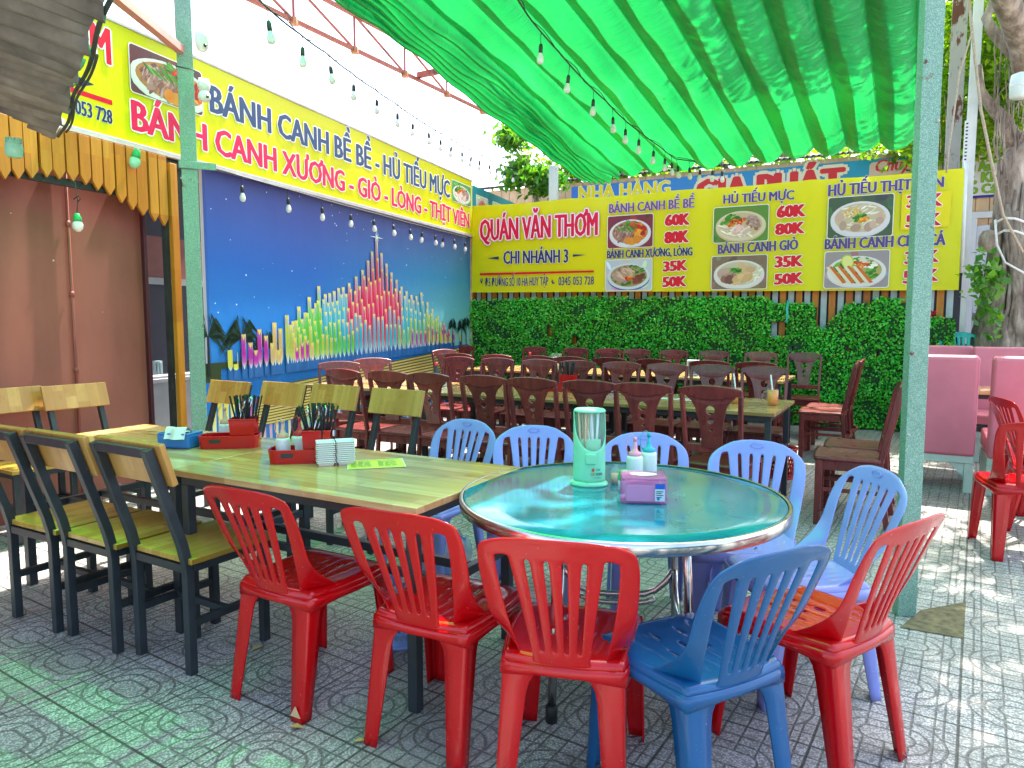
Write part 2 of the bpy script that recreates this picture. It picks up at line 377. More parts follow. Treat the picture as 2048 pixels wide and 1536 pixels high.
plain('soil', (0.13, 0.105, 0.05), 0.9, var=0.5, scale=26, bumpy=0.5, bscale=80); plain('bud_yellow', (0.55, 0.45, 0.08), 0.5); plain('teal_board', (0.02, 0.17, 0.20), 0.5, var=0.05); plain('pale_slat', (0.42, 0.52, 0.56), 0.5, var=0.12)
plain('cream_cladding', (0.58, 0.37, 0.20), 0.55, var=0.12, scale=5); plain('house_white', (0.60, 0.58, 0.57), 0.6, var=0.06, scale=2); plain('door_white', (0.52, 0.53, 0.56), 0.45, var=0.05); plain('roof_sheet', (0.055, 0.055, 0.05), 0.7, var=0.4, scale=12)
plain('tissue', (0.66, 0.68, 0.66), 0.8, var=0.05); plain('ceramic', (0.68, 0.72, 0.68), 0.15, var=0.03); plain('stripe_red', (0.5, 0.02, 0.03), 0.4); plain('flower_red', (0.5, 0.01, 0.03), 0.6, var=0.3, scale=30); plain('dry_leaf', (0.42, 0.30, 0.08), 0.7, var=0.3, scale=40)
plain('purple_cloth', (0.50, 0.10, 0.42), 0.6); plain('steel_spoon', (0.5, 0.5, 0.5), 0.18, metal=1.0); plain('peach_cap', (0.62, 0.36, 0.24), 0.35); plain('pink_cap', (0.72, 0.30, 0.40), 0.35); plain('cyan_cap', (0.02, 0.36, 0.45), 0.35)
printed('print', 0.42, 0.0); printed('banner_vinyl', 0.33, 0.35); printed('paper_print', 0.5)

def clear(name, col, rough=0.08, alpha=0.35, trans=0.0):
    m, n, b = new_mat(name); setin(b, Base_Color=(*col, 1), Roughness=rough)
    tr = N(n, 'BsdfTransparent'); tr.inputs[0].default_value = (*[0.35 + 0.65 * q for q in col], 1)
    mx = N(n, 'MixShader'); mx.inputs[0].default_value = alpha; L(n, tr.outputs[0], mx.inputs[1]); L(n, b.outputs[0], mx.inputs[2])
    L(n, mx.outputs[0], n.nodes['Material Output'].inputs[0]); MAT[name] = m
clear('clear_plastic', (0.85, 0.95, 0.93), 0.06, 0.10); clear('pink_clear', (0.74, 0.36, 0.64), 0.08, 0.30); clear('blue_clear', (0.03, 0.22, 0.65), 0.08, 0.75); clear('milky_plastic', (0.72, 0.80, 0.76), 0.3, 0.88); clear('glass', (0.9, 0.95, 0.95), 0.02, 0.08)
clear('orange_drink', (0.85, 0.27, 0.004), 0.2, 0.97); clear('bag_plastic', (0.62, 0.66, 0.78), 0.15, 0.5)

def leaf_mat(name, cols, trans=0.4, rough=0.4):
    m, n, b = new_mat(name); g = N(n, 'NewGeometry')
    c = ramp(n, g.outputs['Random Per Island'], [(i / (len(cols) - 1), q) for i, q in enumerate(cols)])
    big = noise(n, coord(n), 1.6, 4, 0.6); hv_ = N(n, 'HueSaturation'); L(n, c, hv_.inputs['Color']); L(n, M(n, 'MULTIPLY_ADD', big, 1.1, 0.45), hv_.inputs['Value']); L(n, M(n, 'MULTIPLY_ADD', big, 0.05, 0.475), hv_.inputs['Hue']); c = hv_.outputs[0]
    L(n, c, b.inputs['Base Color']); setin(b, Roughness=rough)
    t = N(n, 'BsdfTranslucent'); hs = N(n, 'HueSaturation'); hs.inputs['Value'].default_value = 1.7; hs.inputs['Saturation'].default_value = 1.1; L(n, c, hs.inputs['Color']); L(n, hs.outputs[0], t.inputs[0])
    mx = N(n, 'MixShader'); mx.inputs[0].default_value = trans; L(n, b.outputs[0], mx.inputs[1]); L(n, t.outputs[0], mx.inputs[2]); L(n, mx.outputs[0], n.nodes['Material Output'].inputs[0]); MAT[name] = m
leaf_mat('hedge_leaf', [(0.02, 0.26, 0.018), (0.045, 0.43, 0.028), (0.08, 0.56, 0.045), (0.18, 0.64, 0.05)], 0.15, 0.35)
leaf_mat('tree_leaf', [(0.07, 0.16, 0.012), (0.13, 0.27, 0.015), (0.22, 0.38, 0.02), (0.34, 0.42, 0.03)], 0.55, 0.4)
leaf_mat('round_leaf', [(0.04, 0.15, 0.02), (0.08, 0.22, 0.025), (0.15, 0.32, 0.03)], 0.4, 0.4)
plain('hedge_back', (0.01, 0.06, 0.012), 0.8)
def bark_mat():
    m, n, b = new_mat('bark'); v = coord(n, scale=(1, 1, 0.35)); a = noise(n, v, 9, 7, 0.65); w_ = N(n, 'TexVoronoi', feature='DISTANCE_TO_EDGE'); w_.inputs['Scale'].default_value = 16; L(n, v, w_.inputs['Vector'])
    L(n, ramp(n, a, [(0.3, (0.08, 0.06, 0.045)), (0.5, (0.28, 0.21, 0.165)), (0.72, (0.52, 0.43, 0.35))]), b.inputs['Base Color']); setin(b, Roughness=0.85)
    bump(n, b, M(n, 'ADD', a, M(n, 'MULTIPLY', w_.outputs['Distance'], 0.8)), 0.7, 0.03); MAT['bark'] = m
bark_mat()
def canopy_mat():
    m, n, b = new_mat('canopy_cloth'); v = coord(n)
    f = noise(n, coord(n, scale=(1.0, 0.5, 1)), 1.3, 4); c = ramp(n, f, [(0.35, (0.0, 0.20, 0.06)), (0.65, (0.006, 0.28, 0.085))]); L(n, c, b.inputs['Base Color'])
    setin(b, Roughness=0.32, Specular_IOR_Level=0.55)
    t = N(n, 'BsdfTranslucent'); tc = ramp(n, f, [(0.35, (0.005, 0.36, 0.07)), (0.65, (0.015, 0.52, 0.11))]); L(n, tc, t.inputs[0])
    wv = noise(n, coord(n, scale=(1.4, 9, 1), rot=(0, 0, R(29.5))), 2.2, 6, 0.6); bp = N(n, 'Bump'); setin(bp, Strength=0.6, Distance=0.03); L(n, wv, bp.inputs['Height'])
    L(n, bp.outputs[0], b.inputs['Normal']); L(n, bp.outputs[0], t.inputs['Normal'])
    mx = N(n, 'MixShader'); mx.inputs[0].default_value = 0.27; L(n, b.outputs[0], mx.inputs[1]); L(n, t.outputs[0], mx.inputs[2]); L(n, mx.outputs[0], n.nodes['Material Output'].inputs[0]); MAT['canopy_cloth'] = m
    m2 = m.copy(); m2.name = 'green_cast_cloth'; n2 = m2.node_tree; [setattr(q.inputs[0], 'default_value', .86) for q in n2.nodes if q.type == 'MIX_SHADER']; [setattr(e, 'color', (.02, .80, .20, 1)) for q in n2.nodes if q.type == 'VALTORGB' and q.outputs[0].links and q.outputs[0].links[0].to_node.type == 'BSDF_TRANSLUCENT' for e in q.color_ramp.elements]  # copy for the unseen near cloth, more translucent to throw green light below
    tr = N(n2, 'BsdfTransparent'); tr.inputs[0].default_value = (0.03, 0.62, 0.16, 1); om = n2.nodes['Material Output']; src = om.inputs[0].links[0].from_socket
    mx2 = N(n2, 'MixShader'); mx2.inputs[0].default_value = 0.17; L(n2, src, mx2.inputs[1]); L(n2, tr.outputs[0], mx2.inputs[2]); L(n2, mx2.outputs[0], om.inputs[0]); MAT['green_cast_cloth'] = m2; m3 = m.copy(); m3.name = 'fold_shade_cloth'; [setattr(q.inputs[0], 'default_value', .62) for q in m3.node_tree.nodes if q.type == 'MIX_SHADER']; MAT['fold_shade_cloth'] = m3  # last copy serves the layer added to darken fold sides
canopy_mat()
def round_top_mat():
    m, n, b = new_mat('teal_tabletop'); v = coord(n); f = noise(n, v, 3, 3, 0.5)
    c = ramp(n, f, [(0.30, (0.004, 0.095, 0.145)), (0.50, (0.008, 0.15, 0.215)), (0.64, (0.02, 0.20, 0.25)), (0.76, (0.09, 0.26, 0.36))])
    st = ramp(n, noise(n, v, 17, 6, 0.7), [(0.66, 0.0), (0.72, 1.0)]); c = mix(n, M(n, 'MULTIPLY', st, 0.5), c, (0.003, 0.04, 0.05))
    L(n, c, b.inputs['Base Color']); L(n, M(n, 'MULTIPLY_ADD', noise(n, v, 7, 5), 0.18, 0.0), b.inputs['Roughness']); setin(b, Specular_IOR_Level=0.9)
    bump(n, b, noise(n, v, 3.5, 2), 0.07, 0.01); MAT['teal_tabletop'] = m
round_top_mat()
def mural_mat():
    m, n, b = new_mat('mural_sky'); t = N(n, 'TexCoord'); s = N(n, 'SeparateXYZ'); L(n, t.outputs['Object'], s.inputs[0])
    # local x runs 0 (left) .. 5.6 (right end), local z up from the panel's foot
    fx = M(n, 'DIVIDE', s.outputs[0], 5.7); fz = M(n, 'DIVIDE', s.outputs[2], 2.65)
    left = ramp(n, fz, [(0.25, (0.02, 0.10, 0.30)), (0.42, (0.02, 0.20, 0.62)), (0.68, (0.025, 0.12, 0.50)), (1.0, (0.08, 0.075, 0.32))])
    right = ramp(n, fz, [(0.25, (0.42, 0.62, 0.50)), (0.5, (0.18, 0.55, 0.56)), (0.72, (0.03, 0.28, 0.50)), (1.0, (0.08, 0.09, 0.34))])
    c = mix(n, ramp(n, fx, [(0.25, 0.0), (0.95, 1.0)]), left, right)
    vo = N(n, 'TexVoronoi'); vo.inputs['Scale'].default_value = 11; L(n, t.outputs['Object'], vo.inputs['Vector'])
    wn = N(n, 'TexWhiteNoise', noise_dimensions='3D'); L(n, vo.outputs['Color'], wn.inputs['Vector'])
    star = M(n, 'MULTIPLY', M(n, 'LESS_THAN', vo.outputs['Distance'], M(n, 'MULTIPLY_ADD', wn.outputs['Value'], 0.10, 0.0)), M(n, 'GREATER_THAN', wn.outputs['Value'], 0.45))
    c = mix(n, M(n, 'MULTIPLY', star, M(n, 'GREATER_THAN', fz, 0.45)), c, (0.75, 0.8, 0.9)); L(n, c, b.inputs['Base Color']); setin(b, Roughness=0.4, Specular_IOR_Level=0.3); bump(n, b, noise(n, coord(n, scale=(1, 1, .6)), 2.2, 4), 0.35, 0.03); MAT['mural_sky'] = m
mural_mat()
def paving_mat():
    m, n, b = new_mat('terrazzo_paving'); t = N(n, 'TexCoord'); s = N(n, 'SeparateXYZ'); L(n, t.outputs['Object'], s.inputs[0])
    T = 0.40; X = M(n, 'DIVIDE', s.outputs[0], T); Y = M(n, 'DIVIDE', s.outputs[1], T)
    fx = M(n, 'SUBTRACT', M(n, 'FRACT', X), 0.5); fy = M(n, 'SUBTRACT', M(n, 'FRACT', Y), 0.5)
    ax = M(n, 'ABSOLUTE', fx); ay = M(n, 'ABSOLUTE', fy)
    def line(d, w): # 1 inside |d| < w, soft edge
        x = N(n, 'MapRange', interpolation_type='SMOOTHSTEP'); x.inputs['From Min'].default_value = w * 0.6; x.inputs['From Max'].default_value = w * 1.5; x.inputs['To Min'].default_value = 1; x.inputs['To Max'].default_value = 0
        L(n, M(n, 'ABSOLUTE', d), x.inputs[0]); return x.outputs[0]
    # race-track rings about the tile centre, straight ribs outside them
    dx = M(n, 'MAXIMUM', M(n, 'SUBTRACT', ax, 0.10), 0.0); sd_ = M(n, 'SQRT', M(n, 'ADD', M(n, 'MULTIPLY', dx, dx), M(n, 'MULTIPLY', fy, fy)))
    g = line(M(n, 'SUBTRACT', sd_, 0.105), 0.011)
    for r in (0.215, 0.335): g = M(n, 'MAXIMUM', g, line(M(n, 'SUBTRACT', sd_, r), 0.011))
    outer = M(n, 'GREATER_THAN', sd_, 0.335); inner = M(n, 'MULTIPLY', M(n, 'GREATER_THAN', sd_, 0.105), M(n, 'LESS_THAN', sd_, 0.335))
    for q in (0.0, 0.165, 0.33): g = M(n, 'MAXIMUM', g, M(n, 'MULTIPLY', line(M(n, 'SUBTRACT', ax, q), 0.009), M(n, 'MAXIMUM', outer, inner)))
    g = M(n, 'MAXIMUM', g, M(n, 'MULTIPLY', line(fy, 0.009), M(n, 'MAXIMUM', outer, inner)))
    for q in (0.165, 0.33): g = M(n, 'MAXIMUM', g, M(n, 'MULTIPLY', line(M(n, 'SUBTRACT', ay, q), 0.008), outer))
    for q in (0.40,): g = M(n, 'MAXIMUM', g, M(n, 'MULTIPLY', line(M(n, 'SUBTRACT', ax, q), 0.009), outer))
    joint = M(n, 'MAXIMUM', line(M(n, 'SUBTRACT', ax, 0.5), 0.011), line(M(n, 'SUBTRACT', ay, 0.5), 0.011))
    cell = N(n, 'CombineXYZ'); L(n, M(n, 'FLOOR', X), cell.inputs[0]); L(n, M(n, 'FLOOR', Y), cell.inputs[1])
    wt = N(n, 'TexWhiteNoise', noise_dimensions='2D'); L(n, cell.outputs[0], wt.inputs['Vector'])
    vo = N(n, 'TexVoronoi', voronoi_dimensions='2D'); vo.inputs['Scale'].default_value = 150; L(n, t.outputs['Object'], vo.inputs['Vector'])
    wn = N(n, 'TexWhiteNoise', noise_dimensions='3D'); L(n, vo.outputs['Color'], wn.inputs['Vector'])
    chip = M(n, 'MULTIPLY', M(n, 'GREATER_THAN', wn.outputs['Value'], 0.42), M(n, 'LESS_THAN', vo.outputs['Distance'], 0.52))
    base = mix(n, M(n, 'MULTIPLY', chip, ramp(n, wn.outputs['Value'], [(0.42, 0.45), (1.0, 1.0)])), (0.25, 0.245, 0.235), (0.72, 0.71, 0.68))
    base = mix(n, M(n, 'MULTIPLY', ramp(n, noise(n, t.outputs['Object'], 1.7, 6, 0.6), [(0.38, 0.0), (0.7, 1.0)]), 0.4), base, (0.15, 0.13, 0.105))
    base = mix(n, M(n, 'MULTIPLY', wt.outputs['Value'], 0.45), base, (0.26, 0.24, 0.21))
    stn = ramp(n, noise(n, t.outputs['Object'], 3.3, 7, 0.7), [(0.56, 0.0), (0.66, 1.0)]); base = mix(n, M(n, 'MULTIPLY', stn, 0.35), base, (0.12, 0.10, 0.08))
    c = mix(n, M(n, 'MULTIPLY', g, 0.66), base, (0.055, 0.05, 0.043)); c = mix(n, M(n, 'MULTIPLY', joint, 0.85), c, (0.03, 0.028, 0.022)); L(n, c, b.inputs['Base Color'])
    L(n, M(n, 'MULTIPLY_ADD', noise(n, t.outputs['Object'], 5, 4), 0.25, 0.42), b.inputs['Roughness'])
    bump(n, b, M(n, 'SUBTRACT', M(n, 'MULTIPLY', wn.outputs['Value'], 0.06), M(n, 'MAXIMUM', g, joint)), 0.6, 0.004); MAT['terrazzo_paving'] = m
paving_mat()
def old_roof_mat():
    m, n, b = new_mat('old_fibre_sheet'); v = coord(n); f = noise(n, v, 3.5, 7, 0.65)
    L(n, ramp(n, f, [(0.3, (0.10, 0.09, 0.08)), (0.5, (0.21, 0.185, 0.165)), (0.72, (0.34, 0.31, 0.28))]), b.inputs['Base Color']); setin(b, Roughness=0.85); bump(n, b, f, 0.25, 0.01); MAT['old_fibre_sheet'] = m
old_roof_mat()

def red_wall_mat():
    m, n, b = new_mat('red_wall'); v = coord(n); f = noise(n, coord(n, scale=(1, 1, .35)), 1.8, 6, 0.6)
    c = ramp(n, f, [(0.3, (0.20, 0.056, 0.042)), (0.55, (0.28, 0.082, 0.060)), (0.75, (0.33, 0.11, 0.085))])
    dr = noise(n, coord(n, scale=(9, 9, .5)), 1.0, 5, 0.65); c = mix(n, M(n, 'MULTIPLY', ramp(n, dr, [(0.55, 0), (0.72, 1)]), 0.25), c, (0.20, 0.07, 0.05))
    vo = N(n, 'TexVoronoi'); vo.inputs['Scale'].default_value = 9; L(n, v, vo.inputs['Vector']); wn = N(n, 'TexWhiteNoise', noise_dimensions='3D'); L(n, vo.outputs['Color'], wn.inputs['Vector'])
    sp = M(n, 'LESS_THAN', vo.outputs['Distance'], M(n, 'MULTIPLY', M(n, 'GREATER_THAN', wn.outputs['Value'], 0.75), 0.06)); c = mix(n, sp, c, (0.6, 0.5, 0.45))
    L(n, c, b.inputs['Base Color']); setin(b, Roughness=0.55); bump(n, b, noise(n, v, 90, 3), 0.08, 0.002); MAT['red_wall'] = m
red_wall_mat()
# ---------------------------------------------------------------- ground
mb = MB(); mb.poly([(-40, -40, 0), (40, -40, 0), (40, 40, 0), (-40, 40, 0)])
o = mb.build('pavement', 'terrazzo_paving', loc=(1.95, 2.982, 0), rz=-R(33), normals=False); tag(o, kind='structure')
p = [at_z(1840, 1222), at_z(1932, 1205), at_z(1926, 1278), at_z(1800, 1256)]
mb = MB(); mb.poly([(q.x, q.y, 0.004) for q in reversed(p)]); tag(mb.build('soil_patch', 'soil', normals=False), kind='structure')

YEL, NAVY, RED, WHITE = (0.66, 0.64, 0.002), (0.025, 0.03, 0.13), (0.66, 0.004, 0.035), (0.82, 0.82, 0.80)
YEL2 = (0.85, 0.66, 0.003)
class Sign:
    """a flat board on a wall; x = distance along the wall, z = height, d = distance in front of the wall"""
    def __init__(s, wall, name, label, cat, r0, z0, rz=None):
        s.w, s.r0, s.z0 = wall, r0, z0; s.root = thing(name, label, cat, wall.world(r0, z0), wall.rz)
    def build(s, mb, name, mat, **kw):
        mb.v = [(x - s.r0, y, z - s.z0) for x, y, z in mb.v]; return mb.build(name, mat, s.root, **kw)
    def quad_px(s, pts): return [s.w.px(u, v) for u, v in pts]
    def text(s, mb, body, l, r, hl, hr, d, col, **kw):
        """l, r = (u, v) pixels of the first and last letter's foot; hl, hr = pixels of their tops"""
        x0, z0 = s.w.px(*l); x1, z1 = s.w.px(*r); h0 = s.w.px(l[0], hl)[1] - z0; h1 = s.w.px(r[0], hr)[1] - z1
        put_text(mb, body, x0, z0, x1, h0, d, col, slope=z1 - z0, h1=h1, **kw)
def rounded(x0, z0, x1, z1, r, n=5):
    pts = []
    for cx, cz, a0 in ((x1 - r, z0 + r, -90), (x1 - r, z1 - r, 0), (x0 + r, z1 - r, 90), (x0 + r, z0 + r, 180)):
        for k in range(n + 1): a = R(a0 + 90 * k / n); pts.append((cx + r * math.cos(a), cz + r * math.sin(a)))
    return pts
def ell(cx, cz, a, b, n=28, rot=0.0):
    return [(cx + a * math.cos(t) * math.cos(rot) - b * math.sin(t) * math.sin(rot), cz + a * math.cos(t) * math.sin(rot) + b * math.sin(t) * math.cos(rot)) for t in [2 * math.pi * k / n for k in range(n)]]
def food(x0, z0, x1, z1, seed, bg, bowl, rim, soup, items, d=0.003, bx=0.5, bz=0.45, ba=0.46, bb=0.42, deco=None):
    """printed picture of a bowl of noodle soup: layers of flat colour a fraction of a millimetre apart"""
    rnd = random.Random(seed); mb = MB(); W, H = x1 - x0, z1 - z0
    def lay(pts, dd, col):
        pts = [(min(max(x, x0 + 0.004), x1 - 0.004), min(max(z, z0 + 0.004), z1 - 0.004)) for x, z in pts]
        mb.poly([(x, -(d + dd), z) for x, z in pts], col)
    mb.poly([(x, -d, z) for x, z in rounded(x0 - 0.008, z0 - 0.008, x1 + 0.008, z1 + 0.008, 0.03)], WHITE)
    mb.poly([(x, -(d + 0.0006), z) for x, z in rounded(x0, z0, x1, z1, 0.025)], bg)
    for k in range(16):
        lay(ell(x0 + rnd.random() * W, z0 + rnd.random() * H, W * rnd.uniform(.03, .12), H * rnd.uniform(.03, .1), 8, rnd.random() * 3), 0.0009 + k * 2e-5, tuple(min(1, q * rnd.uniform(0.5, 1.7)) for q in bg))
    cx, cz = x0 + bx * W, z0 + bz * H
    lay(ell(cx, cz - 0.05 * H, ba * W, bb * H), 0.0014, bowl); lay(ell(cx, cz, ba * W, bb * H), 0.0016, rim); lay(ell(cx, cz + 0.02 * H, ba * W * .86, bb * H * .84), 0.0018, soup)
    k = 0
    for n, cols, a, b, r0, r1, ang0, ang1, el in items:
        for _ in range(n):
            an = R(rnd.uniform(ang0, ang1)); rr = math.sqrt(rnd.uniform(r0 * r0, r1 * r1)); c = rnd.choice(cols); f = rnd.uniform(.75, 1.3); k += 1
            lay(ell(cx + ba * W * .8 * rr * math.cos(an), cz + .02 * H + bb * H * .78 * rr * math.sin(an), W * a * rnd.uniform(.7, 1.3), W * b * rnd.uniform(.7, 1.3), 9, rnd.uniform(-.5, .5) + el), 0.002 + k * 6e-6, tuple(min(1, q * f) for q in c))
    if deco: deco(lay, x0, z0, W, H)
    return mb
GREEN = [(.05, .22, .02), (.10, .32, .04), (.03, .14, .02)]; MEAT = [(.30, .16, .13), (.38, .22, .19), (.22, .10, .08), (.42, .30, .27)]; CHILI = [(.55, .03, .01), (.62, .10, .02), (.45, .02, .01)]
NOOD = [(.68, .64, .52), (.75, .72, .62), (.60, .55, .42)]; ORG = [(.62, .22, .02), (.68, .32, .03)]; BALL = [(.36, .24, .19), (.44, .30, .24)]
SOUP1, SOUP2 = (.40, .20, .07), (.52, .44, .28)
F_BEBE = [(40, ORG + CHILI, .06, .04, 0, .95, -60, 60, .4), (36, MEAT, .075, .03, 0, .9, 120, 280, .9), (45, MEAT, .06, .016, 0, .85, 150, 300, .9), (26, GREEN, .10, .014, .2, 1, 60, 150, -.7), (3, ORG, .085, .075, .7, .9, -110, -50, 0), (14, CHILI, .05, .01, .5, 1, 50, 100, .3)]
F_MUC = [(60, NOOD, .10, .013, 0, 1, 170, 300, -.4), (30, GREEN, .05, .03, .4, 1, 90, 170, .4), (40, CHILI + ORG, .03, .02, 0, .6, 60, 190, 0), (30, MEAT, .04, .03, .3, 1, -30, 60, 0), (14, [(.70, .52, .48), (.62, .42, .40)], .08, .03, 0, .7, 200, 330, .6)]
F_VIEN = [(60, NOOD, .07, .011, 0, 1, 0, 360, .3), (20, GREEN, .04, .02, 0, .3, 0, 360, .2), (8, ORG, .035, .025, .1, .35, 260, 350, .3), (30, [(.62, .42, .12)], .02, .02, .3, .8, 90, 160, 0), (7, BALL, .075, .07, .75, .9, 170, 375, 0)]
F_XUONG = [(40, GREEN, .05, .02, .5, 1, 0, 360, .3), (24, MEAT, .11, .05, 0, .7, 90, 220, -.4), (14, [(.50, .36, .26)], .12, .02, 0, .6, 60, 200, -.6), (10, CHILI + ORG, .04, .03, 0, .4, 250, 330, 0), (8, [(.20, .05, .03)], .10, .04, .4, .8, 310, 360, .2)]
F_GIO = [(50, NOOD, .09, .014, .3, 1, -50, 20, .5), (14, MEAT, .10, .07, .3, .8, 160, 240, .2), (6, [(.55, .36, .18)], .11, .06, .1, .6, 260, 330, .9), (30, GREEN, .035, .02, 0, .5, 60, 150, 0), (10, [(.50, .34, .20)], .07, .05, .3, .8, 20, 80, 0)]
def lime(lay, x0, z0, W, H):
    lay(ell(x0 + .36 * W, z0 + .72 * H, .10 * W, .12 * W, 14, .3), .0031, (.45, .55, .03)); lay(ell(x0 + .36 * W, z0 + .72 * H, .082 * W, .10 * W, 14, .3), .0033, (.68, .70, .25))
    for k in range(4):
        a = x0 + (.02 + .14 * k) * W; lay([(a, z0 + .58 * H), (a + .07 * W, z0 + .60 * H), (a + .30 * W, z0 + .12 * H), (a + .22 * W, z0 + .10 * H)], .0032 + k * 1e-4, (.70, .62, .48)); lay([(a + .05 * W, z0 + .59 * H), (a + .09 * W, z0 + .61 * H), (a + .33 * W, z0 + .14 * H), (a + .28 * W, z0 + .11 * H)], .0035 + k * 1e-4, (.60, .13, .02))
F_CA = [(70, GREEN, .05, .03, .5, 1, 0, 360, .3), (20, NOOD, .05, .02, .4, 1, 20, 120, 0), (40, CHILI + ORG, .035, .014, 0, .7, 40, 110, .4), (16, CHILI, .025, .02, 0, .4, 260, 340, 0), (40, GREEN, .03, .02, .6, 1, 200, 340, 0)]

# ---------------------------------------------------------------- long yellow banner on the left wall
zt, zb = 3.515, 2.69; LS = LW.shifted(0.04)
S = Sign(LS, 'shop_banner', 'long yellow shop banner with navy and pink dish names above the mural', 'banner', -8.6, zb)
def banner_sheet(r0, r1, z0, z1, col, nu=60, nv=8, amp=0.006, seed=1, sag=0.0, d0=0.0):
    mb = MB(); rnd = random.Random(seed); ph = [rnd.random() * 6 for _ in range(6)]
    def fn(u, v):
        x = r0 + (r1 - r0) * u; z = z0 + (z1 - z0) * v
        y = amp * (math.sin(x * 3.1 + ph[0] + v * 2) + .6 * math.sin(x * 7.3 + ph[1] - v * 3))
        return (x, -d0 + min(0, -0) + y - amp * 1.7 + 0.0, z - sag * math.sin(math.pi * u) * (1 - abs(2 * v - 1) * .2))
    return mb.grid(fn, nu, nv, col=col)
S.build(banner_sheet(-8.6, -0.02, zb, zt, YEL, amp=0.002), 'banner_sheet', 'banner_vinyl', normals=False)
mb = MB()
# repeated shop name at the left end, mostly behind the old roof
S.text(mb, 'QUÁN VĂN THƠM', (-520, -120), (223, 131), -270, 63, 0.008, RED, outline=0.045, bold=0.03)
S.text(mb, 'CHI NHÁNH 3', (-250, 60), (120, 160), -20, 120, 0.008, NAVY, outline=0.03)
x0, z0 = LS.px(150, 165); x1, z1 = LS.px(187, 170); mb.poly([(x0, -.009, z0 + .05), (x0, -.009, z0 - .03), (x1, -.009, z1)], NAVY)
mb.add([(LS.px(-300, 70)[0], -.009, LS.px(223, 211)[1]), (LS.px(223, 211)[0], -.009, LS.px(223, 211)[1]), (LS.px(223, 211)[0], -.009, LS.px(223, 211)[1] + .035), (LS.px(-300, 70)[0], -.009, LS.px(223, 211)[1] + .035)], [(0, 1, 2, 3)], RED)
S.text(mb, 'Đ5 ĐƯỜNG SỐ 10 HÀ HUY TẬP  0345 053 728', (-420, 60), (224, 249), 20, 222, 0.008, NAVY, outline=0.02)
S.text(mb, 'BÁNH CANH BỀ BỀ - HỦ TIẾU MỰC', (418, 222), (899, 396), 170, 363, 0.008, (0.035, 0.065, 0.17), outline=0.045, bold=0.045)
S.text(mb, 'BÁNH CANH XƯƠNG - GIÒ - LÒNG - THỊT VIÊN', (262, 258), (938, 456), 200, 428, 0.008, (0.72, 0.012, 0.09), outline=0.045, bold=0.045)
S.build(mb, 'lettering', 'print', normals=False)
x0, z1 = LS.px(256, 85); x1, z0 = LS.px(404, 232); z0 = LS.px(256, 180)[1]
S.build(food(x0, z0, x1, z1, 3, (.13, .05, .06), (.55, .62, .55), (.62, .72, .64), SOUP1, F_BEBE, d=.008, bx=.56, bz=.44, ba=.58, bb=.47), 'food_photo', 'print', normals=False)
x0, z1 = LS.px(903, 359); x1, z0 = LS.px(941, 414); S.build(food(x0, z0, x1, z1, 5, (.10, .30, .08), (.6, .6, .5), (.65, .7, .6), (.35, .35, .2), F_MUC, d=.008), 'food_photo', 'print', normals=False)
mb = MB(); mb.box((-4.31, -.012, zb - .022), (8.58, .04, .04)); S.build(mb, 'bottom_rail', 'lilac_trim', bevel=.004)
mb = MB(); mb.box((-4.31, .012, zt + .012), (8.58, .05, .025)); S.build(mb, 'top_rail', 'lilac_trim', bevel=.004)

# the wall that carries banner and mural
o = thing('boundary_wall', 'plain wall carrying the blue mural and the long yellow banner', 'wall', LW.world(-2.6, 0, -0.03), LW.rz)
mb = MB(); mb.box((0, 0.07, 1.75), (5.85, .1, 3.5)); mb.build('wall', 'house_white', o)

# ---------------------------------------------------------------- mural
S = Sign(LW, 'mural', 'blue night mural of coloured crystal columns and palms on the left wall', 'mural', -5.63, 0.05)
mb = MB(); mb.box((-2.82, .009, 1.36), (5.6, .03, 2.62)); S.build(mb, 'mural_panel', 'mural_sky')
mb = MB(); rnd = random.Random(11)
def mcol(u):
    if u < 478: return (.70, .62, .08)
    if u < 541: return (.45, .03, .38)
    if u < 560: return (.62, .42, .18)
    if u < 592: return (.40, .50, .08)
    if u < 640: return (.10, .52, .06)
    if u < 690: return (.03, .40, .55)
    if u < 800: return (.60, .02, .10)
    if u < 848: return (.04, .40, .52)
    if u < 880: return (.25, .52, .10)
    if u < 908: return (.45, .06, .36)
    return (.62, .60, .12)
SIL = [(456, 700), (468, 728), (483, 668), (497, 685), (508, 700), (515, 658), (528, 671), (541, 686), (554, 700), (545, 645), (557, 657), (570, 630), (583, 642), (594, 613), (607, 625), (615, 594), (628, 606), (634, 572), (647, 588), (656, 586), (665, 582), (674, 576), (683, 574), (695, 566), (709, 553), (722, 540), (733, 521), (741, 503), (750, 475), (760, 506), (770, 527), (780, 545), (790, 559), (800, 573), (810, 582), (820, 590), (830, 592), (840, 585), (852, 604), (862, 618), (873, 631), (885, 645), (895, 658), (905, 664), (918, 668)]
def silv(u):
    pts = sorted(SIL)
    for a, b in zip(pts, pts[1:]):
        if a[0] <= u <= b[0]: return a[1] + (b[1] - a[1]) * (u - a[0]) / (b[0] - a[0] + 1e-6)
    return 690
def basev(u): return 742 - (u - 456) * 0.126
